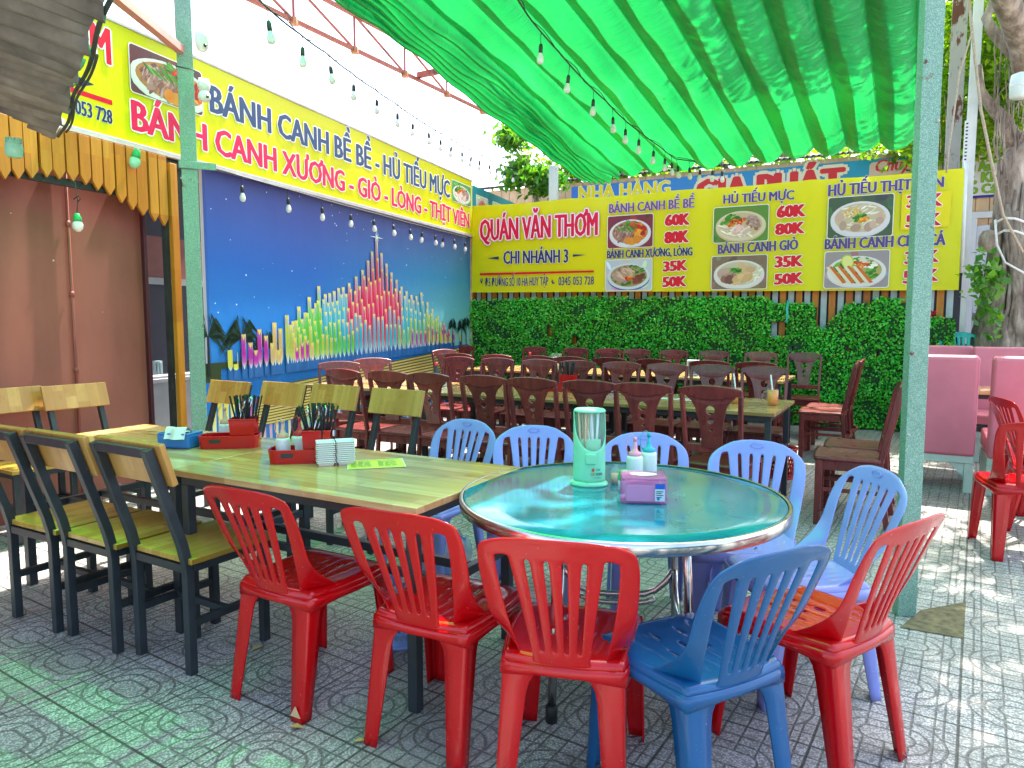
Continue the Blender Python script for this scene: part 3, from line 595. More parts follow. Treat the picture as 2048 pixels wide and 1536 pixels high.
def column(u, v, d, c, wv, foot=0.0, tall=False):
    r, z = LW.px(u, v); _, zb_ = LW.px(u, basev(u) - foot); h = z - zb_; sat = tuple(.85 * q for q in c); lite = tuple(min(.55, .08 + .8 * q) for q in c)
    top = (.36, .34, .46) if tall else tuple(.12 + .62 * q for q in c)
    def q4(z0, z1, c0, c1, w0, w1, dd=0.0): mb.add([(r - w0, -d - dd, z0), (r + w0, -d - dd, z0), (r + w1, -d - dd, z1), (r - w1, -d - dd, z1)], [(0, 1, 2, 3)], [c0, c0, c1, c1])
    q4(zb_ - .09, zb_ + h * .25, (.02, .10, .30), (.02, .12, .36), wv, wv, -2e-6)
    q4(zb_ + h * .70, z, sat, top, wv, wv); q4(zb_ + h * .42, zb_ + h * .70, sat, sat, wv, wv); q4(zb_ + min(.16, h * .2), zb_ + h * .42, lite, sat, wv, wv); q4(zb_, zb_ + min(.16, h * .2), (.60, .62, .62), lite, 0.003, wv)
    mb.add([(r - wv * .85, -d - 4e-6, z - .006), (r + wv * .85, -d - 4e-6, z - .006), (r, -d - 4e-6, z - .006 - wv * 1.7)], [(0, 1, 2)], (.60, .55, .06))
    q4(zb_ + .16, z, tuple(.10 + .5 * q for q in c), (.55, .55, .60), .004, .004, 6e-6)
    mb.v[-4:] = [(x + wv * .8, y, zz) for x, y, zz in mb.v[-4:]]
D_ = .021; k = 0
for u, v in sorted(SIL, key=lambda q: q[1]):
    column(u, v, D_ + k * 2.5e-5, mcol(u), .031 if u < 620 else .029, 0, 560 < u < 870); k += 1
for row, (f, step, wv) in enumerate(((.14, 9.5, .027), (.30, 9.5, .027), (.48, 9.0, .027), (.66, 9.0, .026))):
    u = 578 + row * 4
    while u < 900:
        t = silv(u); b_ = basev(u); vv = t + (b_ - t) * (f + rnd.uniform(-.05, .05)); uu = u
        c = mcol(uu) if row < 2 else (mcol(uu - 35 if uu < 750 else uu + 30) if row == 2 else mcol(uu - 70 if uu < 750 else uu + 60))
        column(u, vv, D_ + k * 2.5e-5, c, wv, 0, False); k += 1; u += step * (1.15 if u < 640 else .95)
# reflections in the printed water, deck boards, shore
def band(px_pts, d, col): mb.poly([(LW.px(u, v)[0], -d, LW.px(u, v)[1]) for u, v in px_pts], col)
band([(400, 748), (935, 688), (935, 1000), (400, 1100)], .0128, (.01, .13, .42))
band([(400, 742), (440, 738), (440, 762), (400, 768)], .0132, (.03, .05, .02)); band([(400, 728), (560, 716), (560, 726), (400, 742)], .0130, (.03, .05, .02))
for k in range(40):
    u = 425 + k * 12.5; c = mcol(u); r, z = LW.px(u, basev(u) + 62); mb.add([(r - .03, -.0135, z), (r + .03, -.0135, z), (r + .012, -.0135, z - .55 - .2 * rnd.random()), (r - .012, -.0135, z - .5)], [(0, 1, 2, 3)], [tuple(.8 * q for q in c)] * 2 + [(.6, .6, .55)] * 2)
for k in range(13):
    f = k / 12; band([(535 - 4 * k, 776 + 6.5 * k), (930, 694 + 5.6 * k), (930, 696.6 + 5.6 * k), (535 - 4 * k, 779.6 + 6.5 * k)], .0145 + k * 1e-5, (.56, .44, .12))
band([(530, 774), (930, 692), (930, 764), (488, 858)], .0140, (.10, .08, .05))
def palm(u, v, s):
    r, z = LW.px(u, v); _, zb_ = LW.px(u, basev(u) + 6); mb.add([(r - .018 * s, -.0205, zb_), (r + .018 * s, -.0205, zb_), (r + .012 * s, -.0205, z), (r - .012 * s, -.0205, z)], [(0, 1, 2, 3)], (.01, .02, .02))
    for k in range(30):
        a = R(-30 + 240 * ((k * .618) % 1)); l = s * rnd.uniform(.20, .30); ex, ez = r + l * math.cos(a), z + l * math.sin(a) * .75 - .09 * s; mx_, mz = r + l * .55 * math.cos(a), z + l * .60 * math.sin(a) + .02 * s
        mb.add([(r, -.0204, z), (mx_, -.0204, mz + .020 * s), (ex, -.0204, ez), (mx_, -.0204, mz - .022 * s)], [(0, 1, 2, 3)], (.012, .035, .025))
for u, v, s in ((412, 672, 1), (480, 676, 1.05), (528, 690, .8), (903, 652, .62), (921, 655, .7), (930, 648, .6)): palm(u, v, s)
r, z = LW.px(750, 475)
for k in range(8):
    a = R(45 * k); l = .16 if k % 2 == 0 else .07; mb.add([(r + .008 * math.sin(a), -.0268, z - .008 * math.cos(a)), (r - .008 * math.sin(a), -.0268, z + .008 * math.cos(a)), (r + l * math.cos(a), -.0268, z + l * math.sin(a))], [(0, 1, 2)], (.75, .88, .85))
S.build(mb, 'printed_columns', 'print', normals=False)
mb = MB(); mb.box((-.005, -.01, 1.36), (.05, .05, 2.66)); S.build(mb, 'edge_batten', 'bamboo', bevel=.003)

# ---------------------------------------------------------------- kiosk with red wall at the far left
KW = LW.shifted(-0.16)
rE, _ = KW.px(292, 700); ko = thing('food_kiosk', 'kiosk with a brick red wall and a dark serving opening at far left', 'kiosk', KW.world(-7, 0), KW.rz)
mb = MB(); mb.box((rE - 2.6 + 7, .03, 1.34), (5.2, .06, 2.68)); kw_ = mb.build('wall', 'red_wall', ko)
mb = MB(); mb.box((rE + 7 + .012, .015, 1.34), (.03, .1, 2.68)); mb.build('wall_trim', 'maroon_trim', ko, bevel=.004)
rp, _ = KW.px(140, 600); mb = MB(); mb.tube([(rp + 7, -.022, .02), (rp + 7, -.022, 1.2), (rp + 7, -.022, 2.66)], .011)
for z in (.5, 1.0, 1.55, 2.05): mb.tube([(rp + 7, -.022, z - .02), (rp + 7, -.022, z + .02)], .016)
mb.build('pipe', 'red_pipe', ko)
mb = MB(); mb.box((rE + 7 + .7, .62, .42), (1.36, .05, .84)); mb.box((rE + 7 + .7, .60, .80), (1.36, .09, .035)); mb.build('counter', 'counter_grey', ko, bevel=.004)
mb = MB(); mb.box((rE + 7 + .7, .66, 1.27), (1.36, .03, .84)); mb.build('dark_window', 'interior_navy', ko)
mb = MB(); mb.box((rE + 7 + .7, .62, 1.72), (1.36, .05, .06)); mb.build('ledge', 'counter_grey', ko)
mb = MB(); mb.box((rE + 7 + .7, .64, 1.94), (1.36, .04, .38)); mb.build('upper_panel', 'interior_pink', ko)
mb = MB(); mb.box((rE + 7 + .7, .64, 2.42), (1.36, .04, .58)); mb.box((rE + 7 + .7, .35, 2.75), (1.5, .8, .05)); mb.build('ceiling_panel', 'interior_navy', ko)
mb = MB(); mb.box((rE + 7 + .55, .50, .93), (.11, .06, .12)); [mb.box((rE + 7 + .51 + .035 * k, .466, .93), (.02, .012, .09)) for k in range(3)]; mb.build('shelf_tin', 'pale_slat', ko)

# ---------------------------------------------------------------- picket valance with its post
PW = LW.shifted(0.075)
PB = [(-76, 352), (-45, 355), (-20, 357), (9, 359), (36, 359), (63, 357), (93, 355), (118, 359), (145, 363), (171, 370), (195, 381), (219, 391), (243, 406), (265, 420), (286, 431), (309, 443), (328, 452)]
vo_ = thing('picket_valance', 'row of honey pine pickets with pointed ends hanging under the yellow banner', 'valance', PW.world(-6.9, 2.1), PW.rz)
ctrs = [PW.px(u, v) for u, v in PB]
for i, (r, z) in enumerate(ctrs):
    wd = (ctrs[i + 1][0] - r if i < len(ctrs) - 1 else r - ctrs[i - 1][0]) * .435; mb = MB(); r_ = r + 6.9; z_ = z - 2.1; tp = zb - .05 - 2.1
    mb.prism([(r_ - wd, tp), (r_ - wd, z_ + .06), (r_, z_), (r_ + wd, z_ + .06), (r_ + wd, tp)], -.011, .011); mb.build('picket', 'pine', vo_, bevel=.002)
mb = MB(); mb.box((-.45, .06, .42), (2.9, .012, .30)); mb.build('dark_gap_board', 'black_slat', vo_)  # dark board added so the gaps between pickets come out black
for z in (2.30, 2.60):
    mb = MB(); mb.box((.15 - 0.6, .035, z - 2.1), (2.9, .03, .05)); mb.build('batten', 'black_slat', vo_)
r0, _ = PW.px(352, 520); mb = MB(); mb.box((r0 + 6.9 - .005, 0.0, .54 - 1.33), (.068, .04, 2.58)); mb.build('post', 'pine', vo_, bevel=.004)
mb = MB(); mb.box((r0 + 6.9 - .062, .035, 1.25 - 2.1), (.036, .04, 2.5)); mb.build('back_post', 'black_steel', vo_)
# ---------------------------------------------------------------- back: picket fence, hedge mat, menu banner
rL = BW.px(936, 598)[0]; rR = BW.px(1925, 575)[0]
FW = BW.shifted(-0.08)
fo = thing('picket_fence', 'tall slat fence of alternating orange and pale boards behind the hedge', 'fence', FW.world((rL + rR) / 2, 0), FW.rz); cx_ = (rL + rR) / 2
n = int((rR - rL) / 0.098); mbo, mbp = MB(), MB(); rnd = random.Random(4)
for k in range(n):
    r = rL + .05 + k * .098 - cx_
    (mbo if k % 2 == 0 else mbp).box((r, 0 if k % 2 == 0 else .014, 1.55), (.075 if k % 2 == 0 else .07, .016, 3.05 + rnd.uniform(-.01, .01)))
mbo.build('orange_boards', 'pine', fo, bevel=.002)
# a stretch of the pale boards is missing
mbp.build('pale_boards', 'pale_slat', fo, bevel=.002)
mb = MB()
for z in (.25, 1.2, 1.9, 2.9): mb.box((0, .045, z), (rR - rL, .04, .05))
mb.build('rails', 'black_steel', fo)
mb = MB(); mb.box((0, .09, 1.5), (rR - rL, .01, 3.0)); mb.build('backing_sheet', 'interior_navy', fo)

HW = BW.shifted(0.02)
TOP = [(930, 600), (1180, 592), (1300, 593), (1420, 592), (1500, 594), (1530, 590), (1548, 606), (1630, 606), (1633, 650), (1645, 658), (1690, 610), (1705, 602), (1742, 606), (1752, 592), (1800, 598), (1838, 600), (1858, 634), (1905, 632), (1911, 640)]
def hedge_top(r):
    q = hedge_top.pts
    if r <= q[0][0]: return q[0][1]
    for a, b in zip(q, q[1:]):
        if a[0] <= r <= b[0]: return a[1] + (b[1] - a[1]) * (r - a[0]) / max(1e-6, b[0] - a[0])
    return q[-1][1]
hedge_top.pts = [HW.px(u, v) for u, v in TOP]
HOLES = []
for u0, v0, u1, v1 in ((1541, 642, 1574, 672), (1578, 686, 1590, 700), (1096, 648, 1104, 672), (1145, 668, 1158, 688), (1690, 690, 1700, 702), (1752, 696, 1762, 712)):
    a = HW.px(u0, v1); b = HW.px(u1, v0); HOLES.append((a[0], a[1], b[0], b[1]))
r0h, r1h = hedge_top.pts[0][0], hedge_top.pts[-1][0]
ho = thing('hedge_mat', 'artificial green leaf hedge mat fixed along the foot of the back fence', 'hedge', HW.world((r0h + r1h) / 2, 0), HW.rz); hc = (r0h + r1h) / 2
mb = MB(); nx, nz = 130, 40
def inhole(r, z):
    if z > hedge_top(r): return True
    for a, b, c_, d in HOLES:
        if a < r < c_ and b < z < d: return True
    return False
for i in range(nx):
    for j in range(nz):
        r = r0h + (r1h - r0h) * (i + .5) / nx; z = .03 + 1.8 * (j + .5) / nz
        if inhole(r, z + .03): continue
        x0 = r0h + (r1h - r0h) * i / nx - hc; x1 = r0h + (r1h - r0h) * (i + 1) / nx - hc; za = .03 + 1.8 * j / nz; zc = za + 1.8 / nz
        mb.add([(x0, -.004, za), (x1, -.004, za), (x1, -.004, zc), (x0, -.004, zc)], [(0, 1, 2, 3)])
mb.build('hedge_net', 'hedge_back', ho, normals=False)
def leaves_mesh(name, pos, size, mat, parent, rng, up_bias=0.0, face=None, aspect=0.62, fold=0.25):
    """many folded leaves (two triangles pairs each) as one mesh; pos (n,3), size (n,)"""
    n = len(pos); d = rng.normal(size=(n, 3)); d[:, 2] += up_bias
    if face is not None: d += np.array(face)
    d /= np.linalg.norm(d, axis=1, keepdims=True)
    t = rng.normal(size=(n, 3)); x = np.cross(d, t); x /= np.linalg.norm(x, axis=1, keepdims=True); y = np.cross(d, x)
    s = size[:, None]
    P = np.stack([pos - x * s * .5, pos + y * s * aspect * .5 + d * s * fold * .5 - x * s * .05, pos + x * s * .5, pos - y * s * aspect * .5 + d * s * fold * .5 - x * s * .05], axis=1).reshape(-1, 3)
    me = bpy.data.meshes.new(name); me.vertices.add(4 * n); me.vertices.foreach_set('co', P.ravel().astype(np.float32))
    idx = np.arange(4 * n).reshape(n, 4); tri = np.concatenate([idx[:, [0, 2, 1]], idx[:, [0, 3, 2]]], axis=1).reshape(-1)
    me.loops.add(6 * n); me.loops.foreach_set('vertex_index', tri.astype(np.int32)); me.polygons.add(2 * n)
    me.polygons.foreach_set('loop_start', np.arange(0, 6 * n, 3, dtype=np.int32)); me.polygons.foreach_set('loop_total', np.full(2 * n, 3, dtype=np.int32))
    me.update(); me.validate(); me.materials.append(MAT[mat]); o = bpy.data.objects.new(name, me); C.objects.link(o)
    if parent is not None: o.parent = parent
    return o
rng = np.random.default_rng(7); pts, sz = [], []
while len(pts) < 36000:
    r = rng.uniform(r0h, r1h); z = rng.uniform(.02, 1.78)
    if inhole(r, z): continue
    if abs((r - r0h) % .55 - .02 * math.sin(z * 11)) < .016 and rng.random() < .7: continue
    thin_ = math.sin(r * 5.3 + 1.7 * math.sin(z * 6.1)) * math.sin(z * 7.7 + 2.1 * math.sin(r * 3.3))
    if thin_ > .62 and rng.random() < .72: continue
    pts.append((r - hc, -rng.uniform(.005, .055) - (.05 * rng.random() if rng.random() < .06 else 0) - .02 * (math.sin(r * 9) * math.sin(z * 8)), z)); sz.append(rng.uniform(.026, .046))
leaves_mesh('leaves', np.array(pts), np.array(sz), 'hedge_leaf', ho, rng, 0.2, (0, -1.1, 0.4), 0.72)
k = rng.integers(0, len(pts), 260); leaves_mesh('yellow_buds', np.array(pts)[k] + np.array([0, -.035, 0]), np.full(260, .022), 'bud_yellow', ho, rng, 0, (0, -2, 0), 0.9)['kind'] = 'stuff'
o = thing('curled_ribbon', 'thin teal ribbon strip hanging from the banner over the hedge', 'ribbon', HW.world(HW.px(1575, 600)[0], 1.3, .07), HW.rz)
mb = MB(); pr = [HW.px(u, v) for u, v in ((1578, 600), (1575, 618), (1577, 634), (1573, 645))]; b0 = HW.px(1575, 600)[0]
mb.grid(lambda u, v: (pr[min(3, int(round(v * 3)))][0] - b0 + (u - .5) * .03, .02 * math.sin(v * 7), pr[min(3, int(round(v * 3)))][1] - 1.3), 1, 3); mb.build('ribbon_strip', 'teal_plastic', o, normals=False)
p = HW.world(HW.px(1862, 628)[0], HW.px(1862, 628)[1], .05); rr = random.Random(8)
mb = MB()
for k in range(34):
    a = rr.uniform(0, 6.28); e = rr.uniform(-1, 1); rad = .05 * rr.uniform(.5, 1); c = Vector((rad * math.cos(a), rad * math.sin(a) * .6, rad * e * 1.1)); m_ = Matrix.Rotation(rr.uniform(0, 6), 3, Vector((rr.random(), rr.random(), rr.random())).normalized())
    mb.add([c + m_ @ Vector(q) for q in ((-.025, 0, 0), (0, .018, .008), (.025, 0, 0), (0, -.018, .008))], [(0, 1, 2, 3)])
tag(mb.build('cloth_flower', 'flower_red', loc=p, normals=False), 'crumpled red cloth flower on top of the hedge by the right post', 'flower')

MW = BW.shifted(0.085)
S = Sign(MW, 'menu_banner', 'yellow menu banner with bowl photos and prices hung above the hedge', 'banner', MW.px(1440, 580)[0], 1.76)
def menu_fn(u, v):
    bl = MW.px(943, 585); br = MW.px(1917, 580); tl = MW.px(945, 412); tr = MW.px(1930, 336)
    x = (bl[0] + (br[0] - bl[0]) * u) * (1 - v) + (tl[0] + (tr[0] - tl[0]) * u) * v
    z = (bl[1] + (br[1] - bl[1]) * u) * (1 - v) + (tl[1] + (tr[1] - tl[1]) * u) * v
    return x, z
mb = MB()
def mfn(u, v):
    x, z = menu_fn(u, v); e = v ** 6
    return (x, .004 + .006 * math.sin(x * 4 + v * 2) * (.3 + e) + .012 * e * math.sin(x * 17) * abs(math.sin(x * 2.3)), z - .012 * e * abs(math.sin(math.pi * u * 4)))
mb.grid(mfn, 160, 14, col=YEL); S.build(mb, 'banner_sheet', 'banner_vinyl', normals=False)
mb = MB(); PUR = (0.085, 0.055, 0.21); D = .024
S.text(mb, 'QUÁN VĂN THƠM', (961, 482), (1197, 470), 441, 425, D, (.66, .004, .05), outline=0.06, ocol=(.80, .45, .55), bold=0.028)
S.text(mb, 'QUÁN VĂN THƠM', (961, 482), (1197, 470), 441, 425, D + .0014, (.66, .004, .05), outline=0.035, bold=0.028)
S.text(mb, 'CHI NHÁNH 3', (1008, 528), (1138, 525), 503, 499, D, NAVY, outline=0.025, bold=0.03)
def pp(u, v, d=D): r, z = MW.px(u, v); return (r, -d, z)
mb.poly([pp(976, 517), pp(999, 513), pp(999, 519)], NAVY); mb.poly([pp(1147, 509), pp(1175, 509.5), pp(1147, 514)], NAVY)
mb.poly([pp(961, 551), pp(1189, 545), pp(1189, 541), pp(961, 546.5)], (.62, .004, .02))
S.text(mb, 'Đ5 ĐƯỜNG SỐ 10 HÀ HUY TẬP', (972, 573), (1098, 571), 557, 554, D, NAVY, outline=0.008, bold=0.012)
S.text(mb, '0345 053 728', (1118, 571), (1189, 569), 554, 553, D, NAVY, outline=0.008, bold=0.012)
r, z = MW.px(964.5, 560); pin = [(r + .024 * math.cos(R(a)), z + .024 * math.sin(R(a))) for a in range(-30, 211, 20)] + [(r, z - .065)]; mb.poly([(x, -D, q) for x, q in pin], NAVY); mb.poly([(x, -D - .001, q) for x, q in ell(r, z, .010, .010, 10)], YEL)
r, z = MW.px(1108, 563); pts_ = [(r + .032 * math.cos(R(a)), z + .036 * math.sin(R(a))) for a in range(130, 321, 15)] + [(r + .018 * math.cos(R(a)) + .008, z + .022 * math.sin(R(a)) + .006) for a in range(320, 129, -15)]; mb.poly([(x, -D, q) for x, q in pts_], NAVY)
S.text(mb, 'BÁNH CANH BỀ BỀ', (1219, 427), (1390, 415), 409, 397, D, (.16, .07, .25), outline=0.02, bold=0.04)
S.text(mb, 'BÁNH CANH XƯƠNG, LÒNG', (1215, 517), (1386, 511), 502, 495, D, NAVY, outline=0.02, bold=0.04)
S.text(mb, 'HỦ TIẾU MỰC', (1447, 408), (1589, 399), 391, 381, D, PUR, outline=0.02, bold=0.045)
S.text(mb, 'BÁNH CANH GIÒ', (1436, 508), (1597, 499), 490, 479, D, PUR, outline=0.02, bold=0.045)
S.text(mb, 'HỦ TIẾU THỊT VIÊN', (1656, 393), (1888, 374), 371, 354, D, PUR, outline=0.02, bold=0.045)
S.text(mb, 'BÁNH CANH CHẢ CÁ', (1649, 499), (1891, 490), 479, 467, D, PUR, outline=0.02, bold=0.045)
for t_, l, r_, hl, hr in (('60K', (1330, 452), (1381, 449), 431, 427), ('80K', (1329, 487), (1379, 484), 465, 461), ('35K', (1326, 543), (1376, 540), 524, 520), ('50K', (1325, 574), (1374, 572), 555, 552),
        ('60K', (1553, 436), (1612, 432), 413, 409), ('80K', (1550, 470), (1610, 466), 449, 444), ('35K', (1549, 535), (1607, 532), 514, 511), ('50K', (1548, 569), (1607, 566), 549, 545),
        ('35K', (1812, 416), (1885, 411), 393, 387), ('50K', (1810, 455), (1882, 450), 432, 426), ('35K', (1808, 528), (1878, 523), 505, 500), ('50K', (1805, 567), (1877, 561), 543, 538)):
    S.text(mb, t_, l, r_, hl, hr, D, (.62, .006, .025), outline=0.05, bold=0.085)
mb.poly([pp(1801, 461, .0225), pp(1898, 453, .0225), pp(1904, 381, .0225), pp(1804, 388, .0225)], (.72, .62, .002))
S.build(mb, 'lettering', 'print', normals=False)
for (u0, v0, u1, v1), sd_, bgc, bowl, rim, soup, items, deco in (
        ((1217, 434, 1306, 493), 3, (.20, .03, .05), (.6, .62, .7), (.62, .66, .72), SOUP1, F_BEBE, None), ((1213, 521, 1304, 580), 21, (.45, .52, .60), (.05, .12, .40), (.55, .62, .68), (.30, .26, .12), F_XUONG, None),
        ((1429, 417, 1536, 481), 31, (.10, .24, .04), (.55, .40, .22), (.62, .55, .40), (.50, .42, .25), F_MUC, None), ((1425, 514, 1533, 577), 41, (.20, .14, .10), (.62, .60, .64), (.66, .65, .68), (.50, .48, .34), F_GIO, None),
        ((1658, 397, 1784, 471), 51, (.06, .10, .06), (.60, .58, .64), (.64, .62, .67), SOUP2, F_VIEN, None), ((1651, 505, 1776, 574), 61, (.30, .26, .28), (.62, .60, .62), (.66, .65, .66), (.40, .34, .10), F_CA, lime)):
    x0, z1 = MW.px(u0, v0); x1, z0 = MW.px(u1, v1); S.build(food(x0, z0, x1, z1, sd_, bgc, bowl, rim, soup, items, d=.022, deco=deco), 'food_photo', 'print', normals=False)
p = MW.px(1928, 345); mb = MB(); mb.tube([(MW.px(1932, 338)[0], .02, 3.15), (MW.px(1925, 520)[0], .02, 1.9)], .022); S.build(mb, 'end_pole', 'white_paint')

# second small poster continuing the left wall past the corner
PWq = LW.shifted(0.03)
S = Sign(PWq, 'seafood_poster', 'teal poster of red shrimp pictures past the end of the yellow banner', 'poster', .1, 2.8)
x0 = 0.02; x1 = PWq.px(1060, 409)[0]; mb = MB(); zt_ = PWq.px(950, 372)[1]; mb.add([(x0, 0, 2.7), (x1, 0, 2.7), (x1, 0, zt_), (x0, 0, zt_)], [(0, 1, 2, 3)], (.015, .22, .25))
S.build(mb, 'board', 'print', normals=False)
for u0, u1, seed in ((952, 976, 1), (985, 1016, 2), (1022, 1048, 3)):
    a = PWq.px(u0, 400)[0]; b = PWq.px(u1, 400)[0]; S.build(food(a, 2.80, b, zt_ - .13, seed, (.55, .55, .40), (.6, .5, .4), (.62, .5, .4), (.55, .20, .15), [(60, CHILI + [(.62, .22, .16)], .12, .02, 0, 1, 0, 360, .9), (8, GREEN, .08, .04, .8, 1, 270, 330, 0)], d=.003, ba=.5, bb=.5), 'seafood_photo', 'print', normals=False)

# ---------------------------------------------------------------- neighbouring house with its restaurant signs
NW = BW.shifted(-2.6)
nb = thing('neighbouring_house', 'neighbouring restaurant clad in tan boards behind the picket fence', 'house', NW.world(0, 0), NW.rz)
ztop = NW.px(1500, 333)[1]; ra, rb = NW.px(1020, 400)[0] - 1.2, 5.0
mb = MB(); rnd = random.Random(3); x = ra
rdoor = NW.px(1936, 500)[0]
while x < rb:
    wd = .17; mb.box((x + wd / 2, rnd.uniform(0, .004), 2.2 + (ztop - 2.2) / 2), (wd - .008, .03, ztop - 2.2)); x += wd
mb.build('board_cladding', 'cream_cladding', nb)
mb = MB(); mb.box(((ra + rb) / 2, .06, 1.25 + 1.6), (rb - ra, .05, 5.6 - .2 - 2.2 + .6)) if False else mb.box(((ra + rb) / 2, .05, ztop / 2 - .02), (rb - ra, .04, ztop - .04)); mb.build('wall', 'house_white', nb)
mb = MB()
def corr(u, v): x = ra - .2 + (rb - ra + .4) * u; return (x, -.10 + 2.2 * v, ztop + .05 + .45 * v + .022 * math.sin(x * 2 * math.pi / .085))
mb.grid(corr, 900, 2); mb.build('corrugated_roof', 'roof_sheet', nb, solid=.006, normals=False)
dz = NW.px(1960, 420)[1]
mb = MB(); mb.box((rdoor + .55, -.03, dz / 2 - .1), (.92, .05, dz - .25)); d_ = mb.build('door', 'door_white', nb, bevel=.006)
mb = MB()
for zc in (.45, 1.15, 1.75):
    mb.box((rdoor + .55, -.062, zc), (.62, .012, .5 if zc != 1.15 else .6))
mb.build('door_panel', 'door_white', d_, bevel=.01)
mb = MB()
for s_ in (-1, 1): mb.box((rdoor + .55 + s_ * .51, -.045, dz / 2 - .05), (.09, .09, dz - .15))
mb.box((rdoor + .55, -.045, dz - .08), (1.11, .09, .09)); mb.build('door_frame', 'house_white', d_, bevel=.006)
mb = MB()
for z in (.5, 1.4): mb.box((rdoor + .12, -.075, z), (.02, .03, .11))
mb.build('hinge', 'stainless', d_)
SW = NW.shifted(.03)
S = Sign(SW, 'restaurant_sign', 'long teal and blue restaurant sign with yellow and red lettering on tan cladding', 'sign', SW.px(1500, 400)[0], 3.2)
s0 = SW.px(1143, 390)[0]; s1 = SW.px(1885, 330)[0]; zt2 = SW.px(1500, 341)[1]; zb2 = zt2 - 1.0
mb = MB(); mb.add([(s0, 0, zb2), (s1, 0, zb2), (s1, 0, zt2), (s0, 0, zt2)], [(0, 1, 2, 3)], [(.05, .16, .55), (.01, .27, .34), (.01, .29, .36), (.05, .17, .55)])
mb.add([(s0, .03, zb2), (s1, .03, zb2), (s1, .03, zt2), (s0, .03, zt2), (s0, 0, zt2), (s1, 0, zt2)], [(0, 1, 2, 3), (3, 2, 5, 4)], (.05, .1, .12)); S.build(mb, 'sign_board', 'print', normals=False)
mb = MB(); S.text(mb, 'NHÀ HÀNG', (1157, 402), (1341, 389), 374, 361, .004, (.78, .60, .01), outline=0.03, ocol=(.80, .80, .72), bold=0.05)
S.text(mb, 'GIA PHÁT', (1388, 418), (1690, 392), 362, 335, .004, (.62, .02, .02), outline=0.10, ocol=(.74, .62, .42), bold=0.06)
x0, z0 = SW.px(1737, 375); x1, z1 = SW.px(1885, 312); mb.poly([(x, -.004, z) for x, z in rounded(x0, z0 - .2, x1, z1, .06)], (.66, .44, .34))
S.text(mb, 'Chuyên', (1748, 345), (1850, 334), 321, 310, .006, (.62, .03, .05), skew=0.25, bold=0.03); S.build(mb, 'lettering', 'print', normals=False)
S = Sign(SW, 'white_dish_sign', 'white sign with rows of green dish lettering behind the banyan trunk', 'sign', SW.px(1960, 350)[0], 3.2)
s0 = SW.px(1886, 330)[0] + .01; s1 = s0 + 2.2; zt3 = SW.px(1960, 290)[1]; zb3 = SW.px(1960, 396)[1]
mb = MB(); mb.add([(s0, -.006, zb3), (s1, -.006, zb3), (s1, -.006, zt3), (s0, -.006, zt3)], [(0, 1, 2, 3)], (.66, .60, .56)); hh = zt3 - zb3
mb.add([(s0, -.007, zt3 - .05 * hh), (s1, -.007, zt3 - .05 * hh), (s1, -.007, zt3), (s0, -.007, zt3)], [(0, 1, 2, 3)], (.01, .16, .30)); mb.add([(s0, -.007, zb3), (s1, -.007, zb3), (s1, -.007, zb3 + .05 * hh), (s0, -.007, zb3 + .05 * hh)], [(0, 1, 2, 3)], (.03, .03, .20)); S.build(mb, 'sign_board', 'print', normals=False)
mb = MB(); GL = (.20, .38, .02)
for t_, l, r_, hl, hr in (('Chuyên Các Món', (1852, 328), (2010, 316), 310, 298), ('Nấu Ăn Tiệc', (1908, 346), (2035, 337), 327, 319), ('Thịt, Khai Vị', (1900, 368), (2045, 360), 348, 341), ('Cho Các Loại', (1910, 389), (2060, 382), 371, 364)):
    S.text(mb, t_, l, r_, hl, hr, .009, GL, outline=0.02, ocol=(.03, .06, .02), bold=0.05)
S.build(mb, 'lettering', 'print', normals=False)

# ---------------------------------------------------------------- steel posts
def post(name, label, base, top_z, w_, d_, rz, mat, lean=(0, 0)):
    o = thing(name, label, 'post', base, rz); mb = MB(); mb.bar((0, 0, 0), (lean[0], lean[1], top_z), w_, d_, up=(0, 1, 0)); mb.build('shaft', mat, o, bevel=.004); return o
pb = at_z(1815, 1233)
po = post('steel_post', 'speckled green galvanised post with rust spots standing right of the round table', (pb.x, pb.y + .03, 0), 4.1, .084, .06, R(-4), 'green_steel', lean=(-.02, .0))
mb = MB(); mb.box((.0 - .02, 0, 3.62), (.090, .066, .9)); mb.build('rusty_top', 'rusty_pale_steel', po, bevel=.004)
for z, s_ in ((2.23, 1), (1.78, 1), (1.22, -1), (.85, -1), (.42, 1), (.62, -1), (2.48, -1)):
    mb = MB(); mb.lathe([(.0001, -.004), (.009, -.002), (.007, .006), (.0001, .007)], (s_ * .032 - .005 * z, -.031, z), 8, m=Matrix.Rotation(R(90), 3, 'X')); mb.build('rusty_bolt', 'rusty_pale_steel', po)
lp = at_y(396, 768, 5.75); lpz = R(24)
pl = post('steel_post', 'tall green steel post with two cameras in front of the yellow banner', (lp.x, lp.y, 0), 4.6, .115, .10, lpz, 'green_steel')
mb = MB(); mb.box((-.059, 0, 4.05), (.004, .098, 1.0)); mb.build('pink_band', 'pink_steel', pl)  # pink plate on the left face of the upper shaft
zc = at_y(415, 333, 5.75).z; mb = MB(); mb.box((.06, -.062, zc), (.27, .022, .055)); mb.build('cross_plate', 'green_steel', pl, bevel=.003)
p = NW.shifted(2.1).world(NW.px(1925, 500)[0] - .30, 0); rp_ = at_y(1905, 300, 8.92)
post('steel_post', 'rust streaked pale steel post at the right end of the menu banner', (rp_.x, rp_.y, 0), 5.4, .16, .1, R(-28), 'rusty_pale_steel')
rp2 = at_y(1937, 300, 8.55); post('steel_post', 'smooth white steel post beside the rust streaked one', (rp2.x + .02, rp2.y, 0), 5.4, .10, .06, R(-28), 'white_paint')
